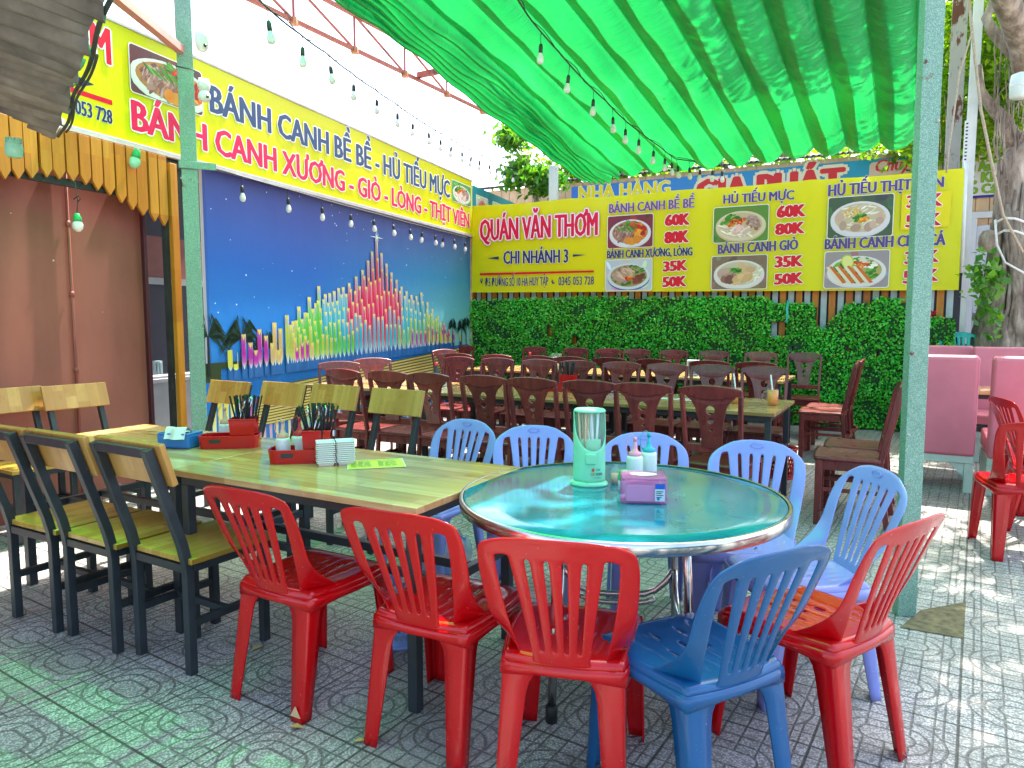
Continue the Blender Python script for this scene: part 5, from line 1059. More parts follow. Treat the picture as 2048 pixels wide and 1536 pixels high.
# ---------------------------------------------------------------- plastic chair
def plastic_chair(name, label, mat, group, arch=0.0):
    o = thing(name, label, 'chair', group=group)
    # seat: dished shell with ribs, slots and a rolled skirt
    mb = MB(); NX, NY = 44, 40
    def seat(u, v):
        i, j = 2 * u - 1, 2 * v - 1
        hx = .212 - .022 * (1 - v); x = hx * i * math.sqrt(1 - .16 * j * j); y = .005 + .212 * j * math.sqrt(1 - .16 * i * i)
        m_ = max(abs(i), abs(j)); z = .440 - .010 * (1 - i * i) * (1 - j * j) - .012 * max(0, j - .6) ** 2 * 6
        if m_ > .9: z -= .028 * ((m_ - .9) / .1) ** 1.6
        if abs(j) < .66 and abs(i) < .72: z -= .0022 * (1 if (math.cos((x * (1 - .25 * j)) * 2 * math.pi / .050) > .72) else 0)
        return (x, y, z)
    slots = [(15, 17), (22, 20), (28, 17), (17, 27), (27, 27)]
    mb.grid(seat, NX, NY, lambda i, j: any(i == a and b <= j < b + 4 for a, b in slots))
    mb.build('seat', mat, o, solid=.005, normals=False)
    # skirt with arched bottom edge
    mb = MB(); ring = []
    for k in range(64):
        a = 2 * math.pi * k / 64; c_, s_ = math.cos(a), math.sin(a); m_ = max(abs(c_), abs(s_)); i, j = c_ / m_, s_ / m_
        hx = .212 - .011 * (1 - j); ring.append((hx * i * math.sqrt(1 - .16 * j * j), .005 + .212 * j * math.sqrt(1 - .16 * i * i), abs(abs(i) - abs(j))))
    rows = []
    for f, dz in ((1.0, .416), (1.012, .400), (1.015, None)):
        rows += [(x * f, y * f, dz if dz else .372 + .016 * min(1, e * 1.6)) for x, y, e in ring]
    mb.add(rows, [(r * 64 + k, r * 64 + (k + 1) % 64, (r + 1) * 64 + (k + 1) % 64, (r + 1) * 64 + k) for r in range(2) for k in range(64)], None, True)
    mb.build('skirt', mat, o, solid=.004, normals=True)
    # back: outer arch, two side openings, five slats
    mb = MB(); TT = [0, .04, .085, .13, .19, .30, .42, .54, .66, .77, .845, .872, .93, 1.0]
    def cols(t):
        Xo = .178 + .040 * math.sin(min(1, t * 1.1) * math.pi * .56); top = max(0, (t - .62) / .38); Xo *= (1 - (.045 + .20 * arch) * top ** (5 - 2 * arch))
        Xi = Xo - (.052 + .014 * (1 - t)); Xs = .078 + .060 * t ** 1.1; Xs = min(Xs, Xi - .012)
        w_ = .0058; c1, c2 = Xs * .19, Xs * .60
        h = [c1 - w_, c1 + w_, c2 - w_, c2 + w_, Xs, Xi, Xo]
        return [-q for q in reversed(h)] + h
    def P(t, x, Xo):
        q = abs(x) / max(Xo, .05); z = .405 + .41 * t
        z -= (.024 + .030 * arch) * (q ** (3.6 - arch)) * max(0, (t - .55) / .45) ** 1.2
        y = -.195 - .115 * t - .02 * t * t
        y += .030 * q * q * (1 - .3 * t)
        fw = max(0, 1 - t / .42); y += .17 * fw ** 1.7 * max(0, (q - .62) / .38) ** 1.2
        return (x, y, z)
    rows = [[P(t, x, cols(t)[-1]) for x in cols(t)] for t in TT]
    nC = len(rows[0]); vs = [p for r in rows for p in r]; fs = []
    for j in range(len(TT) - 1):
        tm = (TT[j] + TT[j + 1]) / 2
        for i in range(nC - 1):
            if i in (1, nC - 3) and .04 < tm < .872: continue
            if i in (3, 5, 7, 9) and .13 < tm < .845: continue
            fs.append((j * nC + i, j * nC + i + 1, (j + 1) * nC + i + 1, (j + 1) * nC + i))
    mb.add(vs, fs, None, True); b = mb.build('backrest', mat, o, solid=.009, normals=False, sub=2, soff=0)
    mb = MB(); mb.lathe([(.028, 0), (.030, .0015), (.030, .003), (.028, .003)], (0, -.309, .790), 20, sx=1.0, sy=.42, m=Matrix.Rotation(R(105), 3, 'X')); mb.build('moulded_badge', mat, b)
    # legs: tapered angle sections
    for sx in (-1, 1):
        for sy in (-1, 1):
            mb = MB(); tx, ty = (.196, .190) if sy > 0 else (.170, -.185); bx, by = (.206, .215) if sy > 0 else (.182, -.245)
            def leg(u, v):
                z = .415 * (1 - v) + .0 * v; cx_ = (tx + (bx - tx) * v) * sx; cy_ = ty + (by - ty) * v; wx = .078 * (1 - v) ** 1.0 + .050 * v + .05 * max(0, 1 - v * 5) ** 2; wy = .070 * (1 - v) + .040 * v + .05 * max(0, 1 - v * 5) ** 2
                pts = [(cx_ - sx * wx, cy_), (cx_ - sx * wx * .5, cy_), (cx_ - sx * .010, cy_), (cx_ - sx * .002, cy_ - sy * .002), (cx_, cy_ - sy * .010), (cx_, cy_ - sy * wy * .5), (cx_, cy_ - sy * wy)]
                q = pts[int(round(u * 6))]; return (q[0], q[1], z)
            mb.grid(leg, 6, 14); mb.build('leg', mat, o, solid=.006, normals=True, soff=0)
    return o
def chair_at(proto, first, u, v, zt, az, back, label):
    p = at_z(u, v, zt); h = hv(az); q = (p.x + h.x * back, p.y + h.y * back, 0)
    if first: proto.location = q; proto.rotation_euler = (0, 0, heading_rz(az)); proto['label'] = label; return proto
    return dup(proto, q, heading_rz(az), label)
G1 = 'plastic chairs around the round table and at the right edge'
pr = plastic_chair('plastic_chair', 'x', 'red_plastic', G1)
for i, (u, v, az, lab) in enumerate(((478, 975, 30, 'glossy red plastic chair nearest the black framed chairs, a leg mended with tape'), (785, 1020, 26, 'glossy red plastic chair second from the left in the foreground'), (1108, 1078, 14, 'red plastic chair in the centre foreground with its back to the camera'))):
    chair_at(pr, i == 0, u, v, .815, az, .32, lab)
for x, y, az, lab in ((.955, 2.23, -36, 'red plastic chair half behind the deep blue chair at the right of the round table'), (2.99, 4.13, 20, 'nearest red plastic chair cut by the right edge before the pink seats'), (3.50, 4.60, 118, 'shiny red plastic chair half hidden behind the nearest right edge chair'), (3.80, 5.02, 100, 'rearmost red plastic chair at the right edge against the pink seats')): dup(pr, (x, y, 0), heading_rz(az), lab)
mb = MB(); mb.prism([(-.022, .012), (.022, .012), (.0, .048)], -.002, .002)
red1 = pr; tp = mb.build('tape_patch', 'bamboo', red1); tp.location = (.156, -.249, .012)
pbl = plastic_chair('plastic_chair', 'x', 'periwinkle_plastic', G1, 0.8)
for i, (u, v, az, lab) in enumerate(((936, 838, 212, 'periwinkle plastic chair furthest left behind the round table'), (1068, 850, 184, 'periwinkle plastic chair left of the green chopstick dispenser'), (1287, 864, 182, 'periwinkle plastic chair straight behind the sauce bottles'), (1515, 880, 204, 'periwinkle plastic chair behind the right rim of the round table'))):
    chair_at(pbl, i == 0, u, v, .815, az, .32, lab)
dup(pbl, (1.07, 2.62, 0), heading_rz(-97), 'periwinkle plastic chair turned sideways in front of the steel post')
pb2 = plastic_chair('plastic_chair', 'x', 'blue_plastic', G1, 0.25); pb2.location = (.51, 1.985, 0); pb2.rotation_euler = (0, 0, heading_rz(-28)); pb2['label'] = 'deep blue plastic chair in the right foreground with its back turned'
q = at_y(1936, 690, 8.12); pt_ = plastic_chair('plastic_chair', 'turquoise plastic chair lower in the stack behind the pink seats', 'teal_plastic', 'stacked turquoise plastic chairs', 0.6); pt_.location = (q.x, q.y, 0); pt_.rotation_euler = (0, 0, heading_rz(195))
for k in (1, 2, 3): dup(pt_, (q.x, q.y + .004 * k, .135 * k), heading_rz(195), 'topmost turquoise plastic chair of the stack behind the pink seats' if k == 3 else None)

# ---------------------------------------------------------------- black framed wooden chair
def frame_chair():
    o = thing('wooden_chair', 'x', 'chair', group='black framed chairs with honey wood seats'); W_ = .165; t = .034
    mb = MB(); mb.box((0, .02, .452), (.40, .40, .024)); mb.build('seat', 'seat_wood', o, bevel=.004)
    mb = MB(); m_ = Matrix.Rotation(R(17), 3, 'X'); mb.box((0, 0, 0), (.425, .024, .168)); bk = mb.build('backrest', 'honey_wood_upright', o, bevel=.004, loc=(0, -.260, .842)); bk.rotation_euler = (R(17), 0, 0)
    for sx in (-1, 1):
        mb = MB(); mb.path([(sx * W_, -.172, 0), (sx * W_, -.172, .40), (sx * W_, -.178, .455), (sx * W_, -.195, .53), (sx * W_, -.316, .905)], t, t, up=(0, 1, 0)); mb.build('leg', 'black_steel', o, bevel=.003)
        mb = MB(); mb.bar((sx * W_, .178, 0), (sx * W_, .178, .438), t, t, up=(0, 1, 0)); mb.build('leg', 'black_steel', o, bevel=.003)
    mb = MB()
    mb.bar((-W_ + .018, -.311, .890), (W_ - .018, -.311, .890), t, t); mb.build('top_rail', 'black_steel', o, bevel=.003)
    mb = MB()
    for y in (-.172, .178): mb.bar((-W_ + .018, y, .420), (W_ - .018, y, .420), .03, .032)
    for sx in (-1, 1): mb.bar((sx * W_, -.154, .420), (sx * W_, .160, .420), .03, .032)
    mb.build('seat_frame', 'black_steel', o, bevel=.002)
    mb = MB()
    for sx in (-1, 1): mb.bar((sx * W_, -.154, .20), (sx * W_, .160, .20), .026, .03)
    mb.bar((-W_ + .014, .0, .20), (W_ - .014, .0, .20), .026, .028); mb.build('stretcher', 'black_steel', o, bevel=.002); return o
fc = frame_chair(); first = True
def put_frame(x, y, az, lab):
    global first
    if first: fc.location = (x, y, 0); fc.rotation_euler = (0, 0, heading_rz(az)); fc['label'] = lab; first = False
    else: dup(fc, (x, y, 0), heading_rz(az), lab)
put_frame(-1.295, 2.895, 31, 'black framed chair nearest the red chairs, back to the camera, green lit seat')
put_frame(-1.685, 3.075, 30, 'black framed chair second from the red chairs, back to the camera')
put_frame(-2.06, 3.27, 29, 'black framed chair third from the red chairs, cut by the left edge')
for i, (u, v, lab) in enumerate(((465, 768, 'black framed chair furthest left behind the caddies, facing the camera'), (572, 771, 'black framed chair second from left behind the caddies, facing the camera'), (676, 776, 'black framed chair third from left behind the caddies, facing the camera'), (800, 785, 'black framed chair nearest the blue chairs, olive backrest facing the camera'))):
    p = at_z(u, v, .90); h = hv(211); put_frame(p.x + h.x * .30, p.y + h.y * .30, 211, lab)
for u, v, lab in ((145, 775, 'black framed chair with a white scuff on its yellow backrest before the red wall'), (8, 783, 'black framed chair cut by the left edge before the red wall')):
    p = at_z(u, v, .90); h = hv(122); put_frame(p.x + h.x * .30, p.y + h.y * .30, 122, lab)

# ---------------------------------------------------------------- carved brown chair
def brown_chair():
    o = thing('carved_chair', 'x', 'chair', group='carved brown wooden chairs'); BM = 'brown_lacquer'; lean = math.tan(R(11))
    def Y(z): return -.178 - max(0, z - .44) * lean
    mb = MB()
    def seat(u, v):
        i, j = 2 * u - 1, 2 * v - 1; hx = .215 - .02 * (1 - v); x = hx * i * math.sqrt(1 - .10 * j ** 4); y = .01 + .215 * j * math.sqrt(1 - .10 * i ** 4); z = .462 - .009 * (1 - i * i) * (1 - j * j)
        return (x, y, z)
    mb.grid(seat, 16, 16); mb.build('seat', BM, o, solid=.024, normals=False, soff=-1)
    mb = MB()
    mb.bar((-.165, .185, .405), (.165, .185, .405), .022, .062); mb.bar((-.165, -.172, .405), (.165, -.172, .405), .022, .062)
    for sx in (-1, 1): mb.bar((sx * .186, -.155, .405), (sx * .190, .170, .405), .022, .062)
    mb.build('apron', BM, o, bevel=.004)
    for sx in (-1, 1):
        mb = MB(); mb.bar((sx * .188, .185, 0), (sx * .188, .185, .437), .044, .044, up=(0, 1, 0)); mb.build('leg', BM, o, bevel=.005)
        mb = MB(); pts = [(sx * .176, -.235, 0), (sx * .174, -.20, .2), (sx * .174, -.178, .44), (sx * .176, Y(.60), .60), (sx * .180, Y(.78), .78), (sx * .184, Y(.91), .91)]
        mb.path(pts, .026, .036, up=(0, 1, 0)); mb.build('leg', BM, o, bevel=.006)
    # crest rail
    N_ = 14; top = [(-.196 + .392 * k / N_, .968 - .024 * (abs(2 * k / N_ - 1)) ** 2.4) for k in range(N_ + 1)]; bot = [(-.196 + .392 * k / N_, .905 - .030 * math.cos((2 * k / N_ - 1) * math.pi / 2) ** 1.5) for k in range(N_ + 1)]
    out = [(-.2, .925)] + top + [(.232, .925)] + list(reversed(bot))
    def bend(x): return -.016 * (1 - (x / .20) ** 2)
    mb = MB(); n = N_ + 1
    rows = [[(x, Y(z) + bend(x) + dy, z) for x, z in seq] for seq, dy in ((bot, .014), (bot, -.014), (top, -.014), (top, .014), (bot, .014))]
    vs = [p for r in rows for p in r]; mb.add(vs, [(r * n + k, r * n + k + 1, (r + 1) * n + k + 1, (r + 1) * n + k) for r in range(4) for k in range(n - 1)] + [(0, n, 2 * n, 3 * n), (n - 1, 4 * n - 1, 3 * n - 1, 2 * n - 1)], None, False)
    mb.build('crest_rail', BM, o, bevel=.008, weld=True, bseg=3)
    # splat with three round holes
    cu = bpy.data.curves.new('splat_outline', 'CURVE'); cu.dimensions = '2D'; cu.fill_mode = 'BOTH'; cu.extrude = .008; cu.bevel_depth = .002
    def spl(pts):
        s = cu.splines.new('POLY'); s.points.add(len(pts) - 1); s.use_cyclic_u = True
        for q, (x, z) in zip(s.points, pts): q.co = (x, z, 0, 1)
    side = [(.064, .57), (.064, .62), (.068, .68), (.078, .75), (.094, .82), (.118, .868), (.150, .893), (.150, .905)]
    spl([(x, z) for x, z in side] + [(-x, z) for x, z in reversed(side)])
    for cz, r in ((.812, .031), (.742, .021), (.690, .014)): spl([(r * math.cos(-2 * math.pi * k / 24), cz + r * math.sin(-2 * math.pi * k / 24)) for k in range(24)])
    to_ = bpy.data.objects.new('splat_outline', cu); C.objects.link(to_); me = bpy.data.meshes.new_from_object(to_.evaluated_get(bpy.context.evaluated_depsgraph_get())); bpy.data.objects.remove(to_); bpy.data.curves.remove(cu)
    for v in me.vertices: x, z, d = v.co; v.co = (x, Y(z) + bend(x) * .9 - d, z)
    me.materials.clear(); me.materials.append(MAT[BM]); me.name = 'splat'; s_ = bpy.data.objects.new('splat', me); C.objects.link(s_); s_.parent = o
    mb = MB(); mb.bar((-.168, Y(.56), .56), (.168, Y(.56), .56), .024, .05); mb.build('lower_rail', BM, o, bevel=.004)
    mb = MB(); mb.path([(-.172, -.19, .235), (-.14, -.235, .235), (0, -.262, .235), (.14, -.235, .235), (.172, -.19, .235)], .02, .026); mb.path([(-.176, -.175, .24), (-.178, .165, .24)], .018, .026); mb.path([(.176, -.175, .24), (.178, .165, .24)], .018, .026); mb.build('stretcher', BM, o, bevel=.003); return o
bc = brown_chair(); bfirst = True
def put_brown(p, az, lab):
    global bfirst
    if bfirst: bc.location = p; bc.rotation_euler = (0, 0, heading_rz(az)); bc['label'] = lab; bfirst = False
    else: dup(bc, p, heading_rz(az), lab)
jr = random.Random(2)
def on_row(u, v, s_):
    p = at_z(u, v, .97); k = p.x / p.y; y = s_ / (EB.x * k + EB.y); return Vector((k * y, y, 0))
ROWS = ((4.40, 29.5, ((685, 735), (775, 742), (857, 743), (962, 748), (1063, 752), (1174, 758), (1284, 763), (1425, 768)), 'near side of the middle tables, back to the camera', .28),
        (6.42, 209.5, ((920, 711), (997, 713), (1080, 717), (1157, 721), (1240, 724), (1335, 728), (1428, 730), (1532, 732)), 'far side of the middle tables, facing the camera', .28),
        (7.05, 29.5, ((919, 703), (990, 706), (1075, 709), (1141, 713), (1220, 715), (1311, 718), (1413, 721), (1512, 725)), 'near side of the back tables, back to the camera', .28),
        (9.22, 209.5, ((928, 690), (1068, 688), (1151, 690), (1215, 692), (1276, 694), (1346, 695), (1430, 698), (1522, 701), (1613, 704)), 'far side of the back tables, against the hedge', .28))
for s_, az, lst, where, off in ROWS:
    for i, (u, v) in enumerate(lst):
        p = on_row(u, v, s_); h = hv(az + jr.uniform(-3, 3)); put_brown(p + h * off, az + jr.uniform(-4, 4), '%s carved brown chair from left, %s' % (ORD[i], where))
for u, y, az, lab in ((678, 6.85, 168, 'carved brown chair against the mural beyond the left end of the middle tables'), (745, 7.45, 160, 'carved brown chair by the mural, second at the left end of the middle tables'), (888, 9.55, 140, 'carved brown chair at the left end of the back tables by the mural')):
    p = at_y(u, 716, y); p.z = 0; put_brown(p + hv(az) * .28, az, lab)
for a_, s_, az, lab in ((-.36, 5.30, -64, 'side view carved brown chair nearest the steel post at the middle table end'), (-.34, 5.76, -61, 'side view carved brown chair behind another at the middle table end'), (-.78, 7.72, -62, 'nearer side view carved brown chair at the right end of the back tables'), (-.76, 8.16, -60, 'further side view carved brown chair at the right end of the back tables')):
    put_brown(ab(a_, s_), az, lab)

# ---------------------------------------------------------------- tables
def table(lab, w_, d_, loc, rz, group, proto=[None]):
    o = thing('dining_table', lab, 'table', loc, rz, group); t = .04
    mb = MB(); mb.box((0, 0, .732), (w_, d_, .026)); mb.build('tabletop', 'table_wood', o, bevel=.003)
    for sx in (-1, 1):
        for sy in (-1, 1): mb = MB(); mb.bar((sx * (w_ / 2 - .05), sy * (d_ / 2 - .05), 0), (sx * (w_ / 2 - .05), sy * (d_ / 2 - .05), .678), t, t, up=(0, 1, 0)); mb.build('leg', 'black_steel', o, bevel=.003)
    mb = MB()
    for sy in (-1, 1): mb.bar((-w_ / 2 + .03, sy * (d_ / 2 - .05), .698), (w_ / 2 - .03, sy * (d_ / 2 - .05), .698), t - .004, t)
    for sx in (-1, 1): mb.bar((sx * (w_ / 2 - .05), -d_ / 2 + .072, .698), (sx * (w_ / 2 - .05), d_ / 2 - .072, .698), t - .004, t - .004)
    mb.build('frame', 'black_steel', o, bevel=.002); mb = MB()
    for sx in (-1, 1): mb.bar((sx * (w_ / 2 - .05), -d_ / 2 + .072, .40), (sx * (w_ / 2 - .05), d_ / 2 - .072, .40), .032, .036)
    mb.bar((-w_ / 2 + .07, .06, .40), (w_ / 2 - .07, .06, .40), .03, .036); mb.bar((-w_ / 2 + .07, -.12, .40), (w_ / 2 - .07, -.12, .40), .03, .03); mb.build('footrail', 'black_steel', o, bevel=.002); return o
def dir_rz(az): return R(90 - az)        # local +x along azimuth az
TA = 119.0; ta = hv(TA); tb = hv(TA - 90)
FR = Vector((-.315, 2.333, 0)); c1 = FR - ta * .645 + tb * .378; c2 = c1 - ta * 1.288 + tb * .012
TG = 'steel legged wooden dining tables'
t1 = table('wooden table with the menu card beside the teal round table', 1.28, .755, c1, dir_rz(TA), TG)
t2 = table('wooden table with the blue tissue box at the left', 1.28, .755, c2, dir_rz(TA - .5), TG)
mid_a = [-5.10 + 1.435 * (k + .5) for k in range(3)]
for k, lab in enumerate(('leftmost wooden table of the middle row near the mural', 'central wooden table of the middle row with a red caddy', 'right hand wooden table of the middle row with two orange drinks')): table(lab, 1.42, .88, ab(mid_a[k], 5.42), -R(29.5), TG)
for k, lab in enumerate(('leftmost wooden table of the back row by the hedge', 'central wooden table of the back row by the hedge', 'right hand wooden table of the back row by the hedge')): table(lab, 1.27, .85, ab(-5.0 + 1.285 * (k + .5), 7.98), -R(29.5), TG)
# round table
RT = Vector((.392, 2.535, 0)); ro_ = thing('round_table', 'round teal table with a stainless rim and bent tube legs', 'table', RT); ro_.scale = (.972, .972, 1)
mb = MB(); mb.lathe([(.0001, .7452), (.50, .7452), (.578, .7446), (.584, .7425), (.5845, .738), (.0001, .737)], seg=96); mb.build('tabletop', 'teal_tabletop', ro_)
mb = MB(); mb.lathe([(.5848, .7455), (.592, .747), (.5975, .744), (.599, .725), (.597, .708), (.590, .704), (.584, .708), (.5838, .742)], seg=96); mb.build('metal_rim', 'stainless', ro_)
mb = MB(); mb.lathe([(.0001, .730), (.570, .730), (.578, .712), (.0001, .710)], seg=64); mb.build('underside', 'stainless', ro_)
for k in range(4):
    a = R(38 + 90 * k); c_, s_ = math.cos(a), math.sin(a); mb = MB()
    mb.tube([(.30 * c_, .30 * s_, .705), (.318 * c_, .318 * s_, .5), (.325 * c_, .325 * s_, .30), (.335 * c_, .335 * s_, .02)], .0155, 12); l = mb.build('leg', 'stainless', ro_)
    mb = MB(); mb.lathe([(.0001, 0), (.021, 0), (.022, .05), (.018, .06), (.0001, .06)], (.335 * c_, .335 * s_, 0), 14); mb.build('rubber_foot', 'rubber', l)
mb = MB()
for k in range(4):
    a0, a1 = R(38 + 90 * k), R(38 + 90 * (k + 1)); p0 = Vector((.322 * math.cos(a0), .322 * math.sin(a0), .40)); p1 = Vector((.322 * math.cos(a1), .322 * math.sin(a1), .40)); pts = []
    for i in range(13):
        t = i / 12; q = p0.lerp(p1, t); q.z = .40 - .115 * (1 - (2 * t - 1) ** 4) ; q = q + (q.normalized() * 0); pts.append(q)
    mb.tube(pts, .013, 10); mb.tube([p + Vector((0, 0, -.035)) for p in pts[2:-2]], .011, 10)
mb.build('leg_braces', 'stainless', ro_)

# ---------------------------------------------------------------- pink upholstered seats
def pink_seat():
    o = thing('upholstered_seat', 'x', 'bench', group='pink upholstered dining seats'); w_ = .50
    mb = MB(); mb.box((0, 0, 0), (w_, .11, .80)); b = mb.build('back_cushion', 'pink_vinyl', o, bevel=.032, bseg=4, loc=(0, -.02, .69)); b.rotation_euler = (R(4), 0, 0)
    mb = MB(); mb.box((0, .30, .385), (w_, .52, .15)); mb.build('seat_cushion', 'pink_vinyl', o, bevel=.022, bseg=4)
    mb = MB(); mb.box((0, .26, .265), (w_ - .01, .58, .06)); mb.build('base', 'pale_green_paint', o, bevel=.004)
    for sx in (-1, 1):
        for y in (0.0, .51):
            mb = MB(); mb.box((sx * (w_ / 2 - .035), y, .117), (.06, .05, .234)); l = mb.build('leg', 'pale_green_paint', o, bevel=.003)
            mb = MB(); x0 = sx * (w_ / 2 - .066); mb.prism([(x0, .233), (x0 - sx * .10, .233), (x0, .12)], y - .018, y + .018); mb.build('corner_bracket', 'pale_green_paint', l, bevel=.002)
    return o
ps = pink_seat(); pc = at_z(1935, 985); q1 = Vector((pc.x, pc.y, 0)) - EA * .22; ps.location = q1; ps.rotation_euler = (0, 0, heading_rz(29)); ps['label'] = 'pink seat nearest the steel post showing its plain outer back'
pc2 = at_z(1975, 990); dup(ps, Vector((pc2.x, pc2.y, 0)) + EA * .225, heading_rz(29), 'front pink seat behind the red chairs at the right edge')
q = at_y(1893, 690, 7.55); dup(ps, (q.x, q.y, 0), heading_rz(209), 'rear pink seat below the turquoise chair, left of its pair', sc=1); q = at_y(2006, 690, 7.15); dup(ps, (q.x, q.y, 0), heading_rz(209), 'rear pink seat in front of the banyan trunk')
table('small wooden table between the pink seats', 1.15, .60, q1 + EA * .35 + EB * 1.02, -R(29.5), TG)
# ---------------------------------------------------------------- things on the tables
def on(u, v, z=.7455): p = at_z(u, v, z); p.z = z; return p
TZ = .7455
def squeeze_bottle(label, p, cap, h=.13, r=.031, liquid='milky_plastic', group=None):
    o = thing('squeeze_bottle', label, 'bottle', p, group=group)
    mb = MB(); mb.lathe([(.0001, 0), (r * .96, 0), (r, .006), (r, h * .62), (r * .95, h * .68), (r * .72, h * .72), (.0001, h * .72)], seg=20); mb.build('body', liquid, o)
    mb = MB(); mb.lathe([(r * .76, h * .70), (r * .80, h * .72), (r * .78, h * .82), (r * .42, h * .86), (.008, h * 1.0), (.005, h * 1.22), (.0001, h * 1.23)], seg=18); mb.lathe([(.0001, h * 1.20), (.008, h * 1.2), (.008, h * 1.32), (.0001, h * 1.33)], seg=10)
    mb.tube([(.006, 0, h * 1.26)] + [(-.032 * math.sin(t) - .004, 0, h * 1.06 + .05 * math.cos(t) * .9) for t in [.3 + k * .45 for k in range(6)]] + [(-r * .7, 0, h * .80)], .0018, 5); mb.build('nozzle_cap', cap, o); return o
CHOP = None
def chopsticks(n, base, w_, d_, rz, label, group, mat='chopstick', ln=.235, tilt=.35, name='chopstick', rad=.0036, zoff=.01):
    mb = MB(); mb.tube([(0, 0, 0), (0, 0, ln)], [rad * .75, rad], 6); me = mb.mesh(name, MAT[mat]); rr = random.Random(n + int(base.x * 1000))
    for k in range(n):
        o = bpy.data.objects.new(name, me); C.objects.link(o); x, y = rr.uniform(-w_, w_), rr.uniform(-d_, d_); c_, s_ = math.cos(rz), math.sin(rz)
        o.location = (base.x + x * c_ - y * s_, base.y + x * s_ + y * c_, base.z + zoff); t = tilt
        o.rotation_euler = (rr.uniform(-t, t) * .6, (x / w_ * .5 + rr.uniform(-.25, .25)) * t * 1.1, rz); tag(o, label, 'chopstick', group)
def spoon(p, rz, tilt, label, group):
    mb = MB(); mb.tube([(0, 0, 0), (0, .002, .10), (0, .0, .15)], [.0025, .003, .0045], 6); mb.lathe([(.0001, -.034), (.010, -.028), (.018, -.012), (.020, .004), (.014, .022), (.0001, .034)], (0, 0, .178), 14, sy=.3); o = mb.build('spoon', 'steel_spoon', loc=p); o.rotation_euler = (tilt, .25, rz); tag(o, label, 'spoon', group)
def caddy(label, p, rz, z0=TZ, s=1.0):
    o = thing('cutlery_caddy', label, 'caddy', p, rz, 'red plastic cutlery caddies'); w_, d_, h = .27 * s, .125 * s, .058 * s
    ou = rounded(-w_ / 2, -d_ / 2, w_ / 2, d_ / 2, .035 * s, 6); n = len(ou); k = 1 - .012 / d_ * 1.0
    inn = [(x * (1 - .008 / w_ * 2), y * k) for x, y in ou]; mb = MB()
    vs = [(x * .95, y * .95, 0) for x, y in ou] + [(x, y, h) for x, y in ou] + [(x, y, h) for x, y in inn] + [(x * .94, y * .94, .004) for x, y in inn]
    fs = []
    for r_ in range(3):
        for i in range(n):
            j = (i + 1) % n
            fs.append((r_ * n + i, r_ * n + j, (r_ + 1) * n + j, (r_ + 1) * n + i))
    fs += [tuple(reversed(range(n))), tuple(range(3 * n, 4 * n))]; mb.add(vs, fs, None, False); mb.build('tray', 'red_plastic', o, bevel=.0015)
    mb = MB(); mb.prism(rounded(-.026 * s, .026 * s, .026 * s, .044 * s, .008 * s, 4), -d_ / 2 * 1.005, -d_ / 2 * .97); g = mb.build('handle_slot', 'dark_plastic', o); g.location = (-.055 * s, 0, 0)
    bw, bd, bh = .115 * s, .10 * s, .135 * s; mb = MB(); bx = .062 * s
    P_ = [(-1, -1), (1, -1), (1, 1), (-1, 1)]
    vs = [(bx + a * bw / 2 * .9, b * bd / 2 * .9, .005) for a, b in P_] + [(bx + a * bw / 2, b * bd / 2, bh) for a, b in P_] + [(bx + a * bw / 2 * .94, b * bd / 2 * .94, bh) for a, b in P_] + [(bx + a * bw / 2 * .88, b * bd / 2 * .88, .02) for a, b in P_]
    fs = [(r_ * 4 + i, r_ * 4 + (i + 1) % 4, r_ * 4 + 4 + (i + 1) % 4, r_ * 4 + 4 + i) for r_ in range(3) for i in range(4)] + [(3, 2, 1, 0), (12, 13, 14, 15)]
    mb.add(vs, fs); mb.box((bx, -bd / 2 - .001, bh - .006), (bw * 1.02, .004, .008)); mb.build('cutlery_box', 'red_plastic', o, bevel=.002); return o, bx
for (u, v, lab, gl) in ((462, 893, 'red cutlery caddy on the left table beside the blue tissue box', 'left red caddy'), (606, 922, 'red cutlery caddy beside the stack of white sauce dishes', 'right red caddy')):
    p = on(u, v); rz = R(8); o, bx = caddy(lab, p, rz, s=1.06); c_, s_ = math.cos(rz), math.sin(rz)
    b = Vector((p.x + bx * c_, p.y + bx * s_, TZ)); chopsticks(34, b + Vector((.012 * c_, .012 * s_, .01)), .030, .034, rz, 'black chopstick standing in the ' + gl, 'black chopsticks in the ' + gl)
    for k in range(5): spoon(b + Vector((-.035 * c_ + .006 * k, -.035 * s_ - .02 + .010 * k, .045)), rz + .5 * k - 1, -.15 - .06 * k, 'steel spoon leaning in the ' + gl, 'steel spoons in the ' + gl)
p = on(452, 886); squeeze_bottle('squeeze bottle with a peach cap standing in the left red caddy', (p.x + .0, p.y + .0, TZ + .005), 'peach_cap', .135, .033)
p = on(565, 921); squeeze_bottle('squeeze bottle with a peach nozzle standing in the right red caddy', (p.x, p.y + .015, TZ + .005), 'peach_cap', .135, .032)
p = on(596, 916); o = squeeze_bottle('clear squat bottle with a red nozzle beside the peach capped bottle', (p.x + .005, p.y + .02, TZ + .005), 'stripe_red', .135, .038)
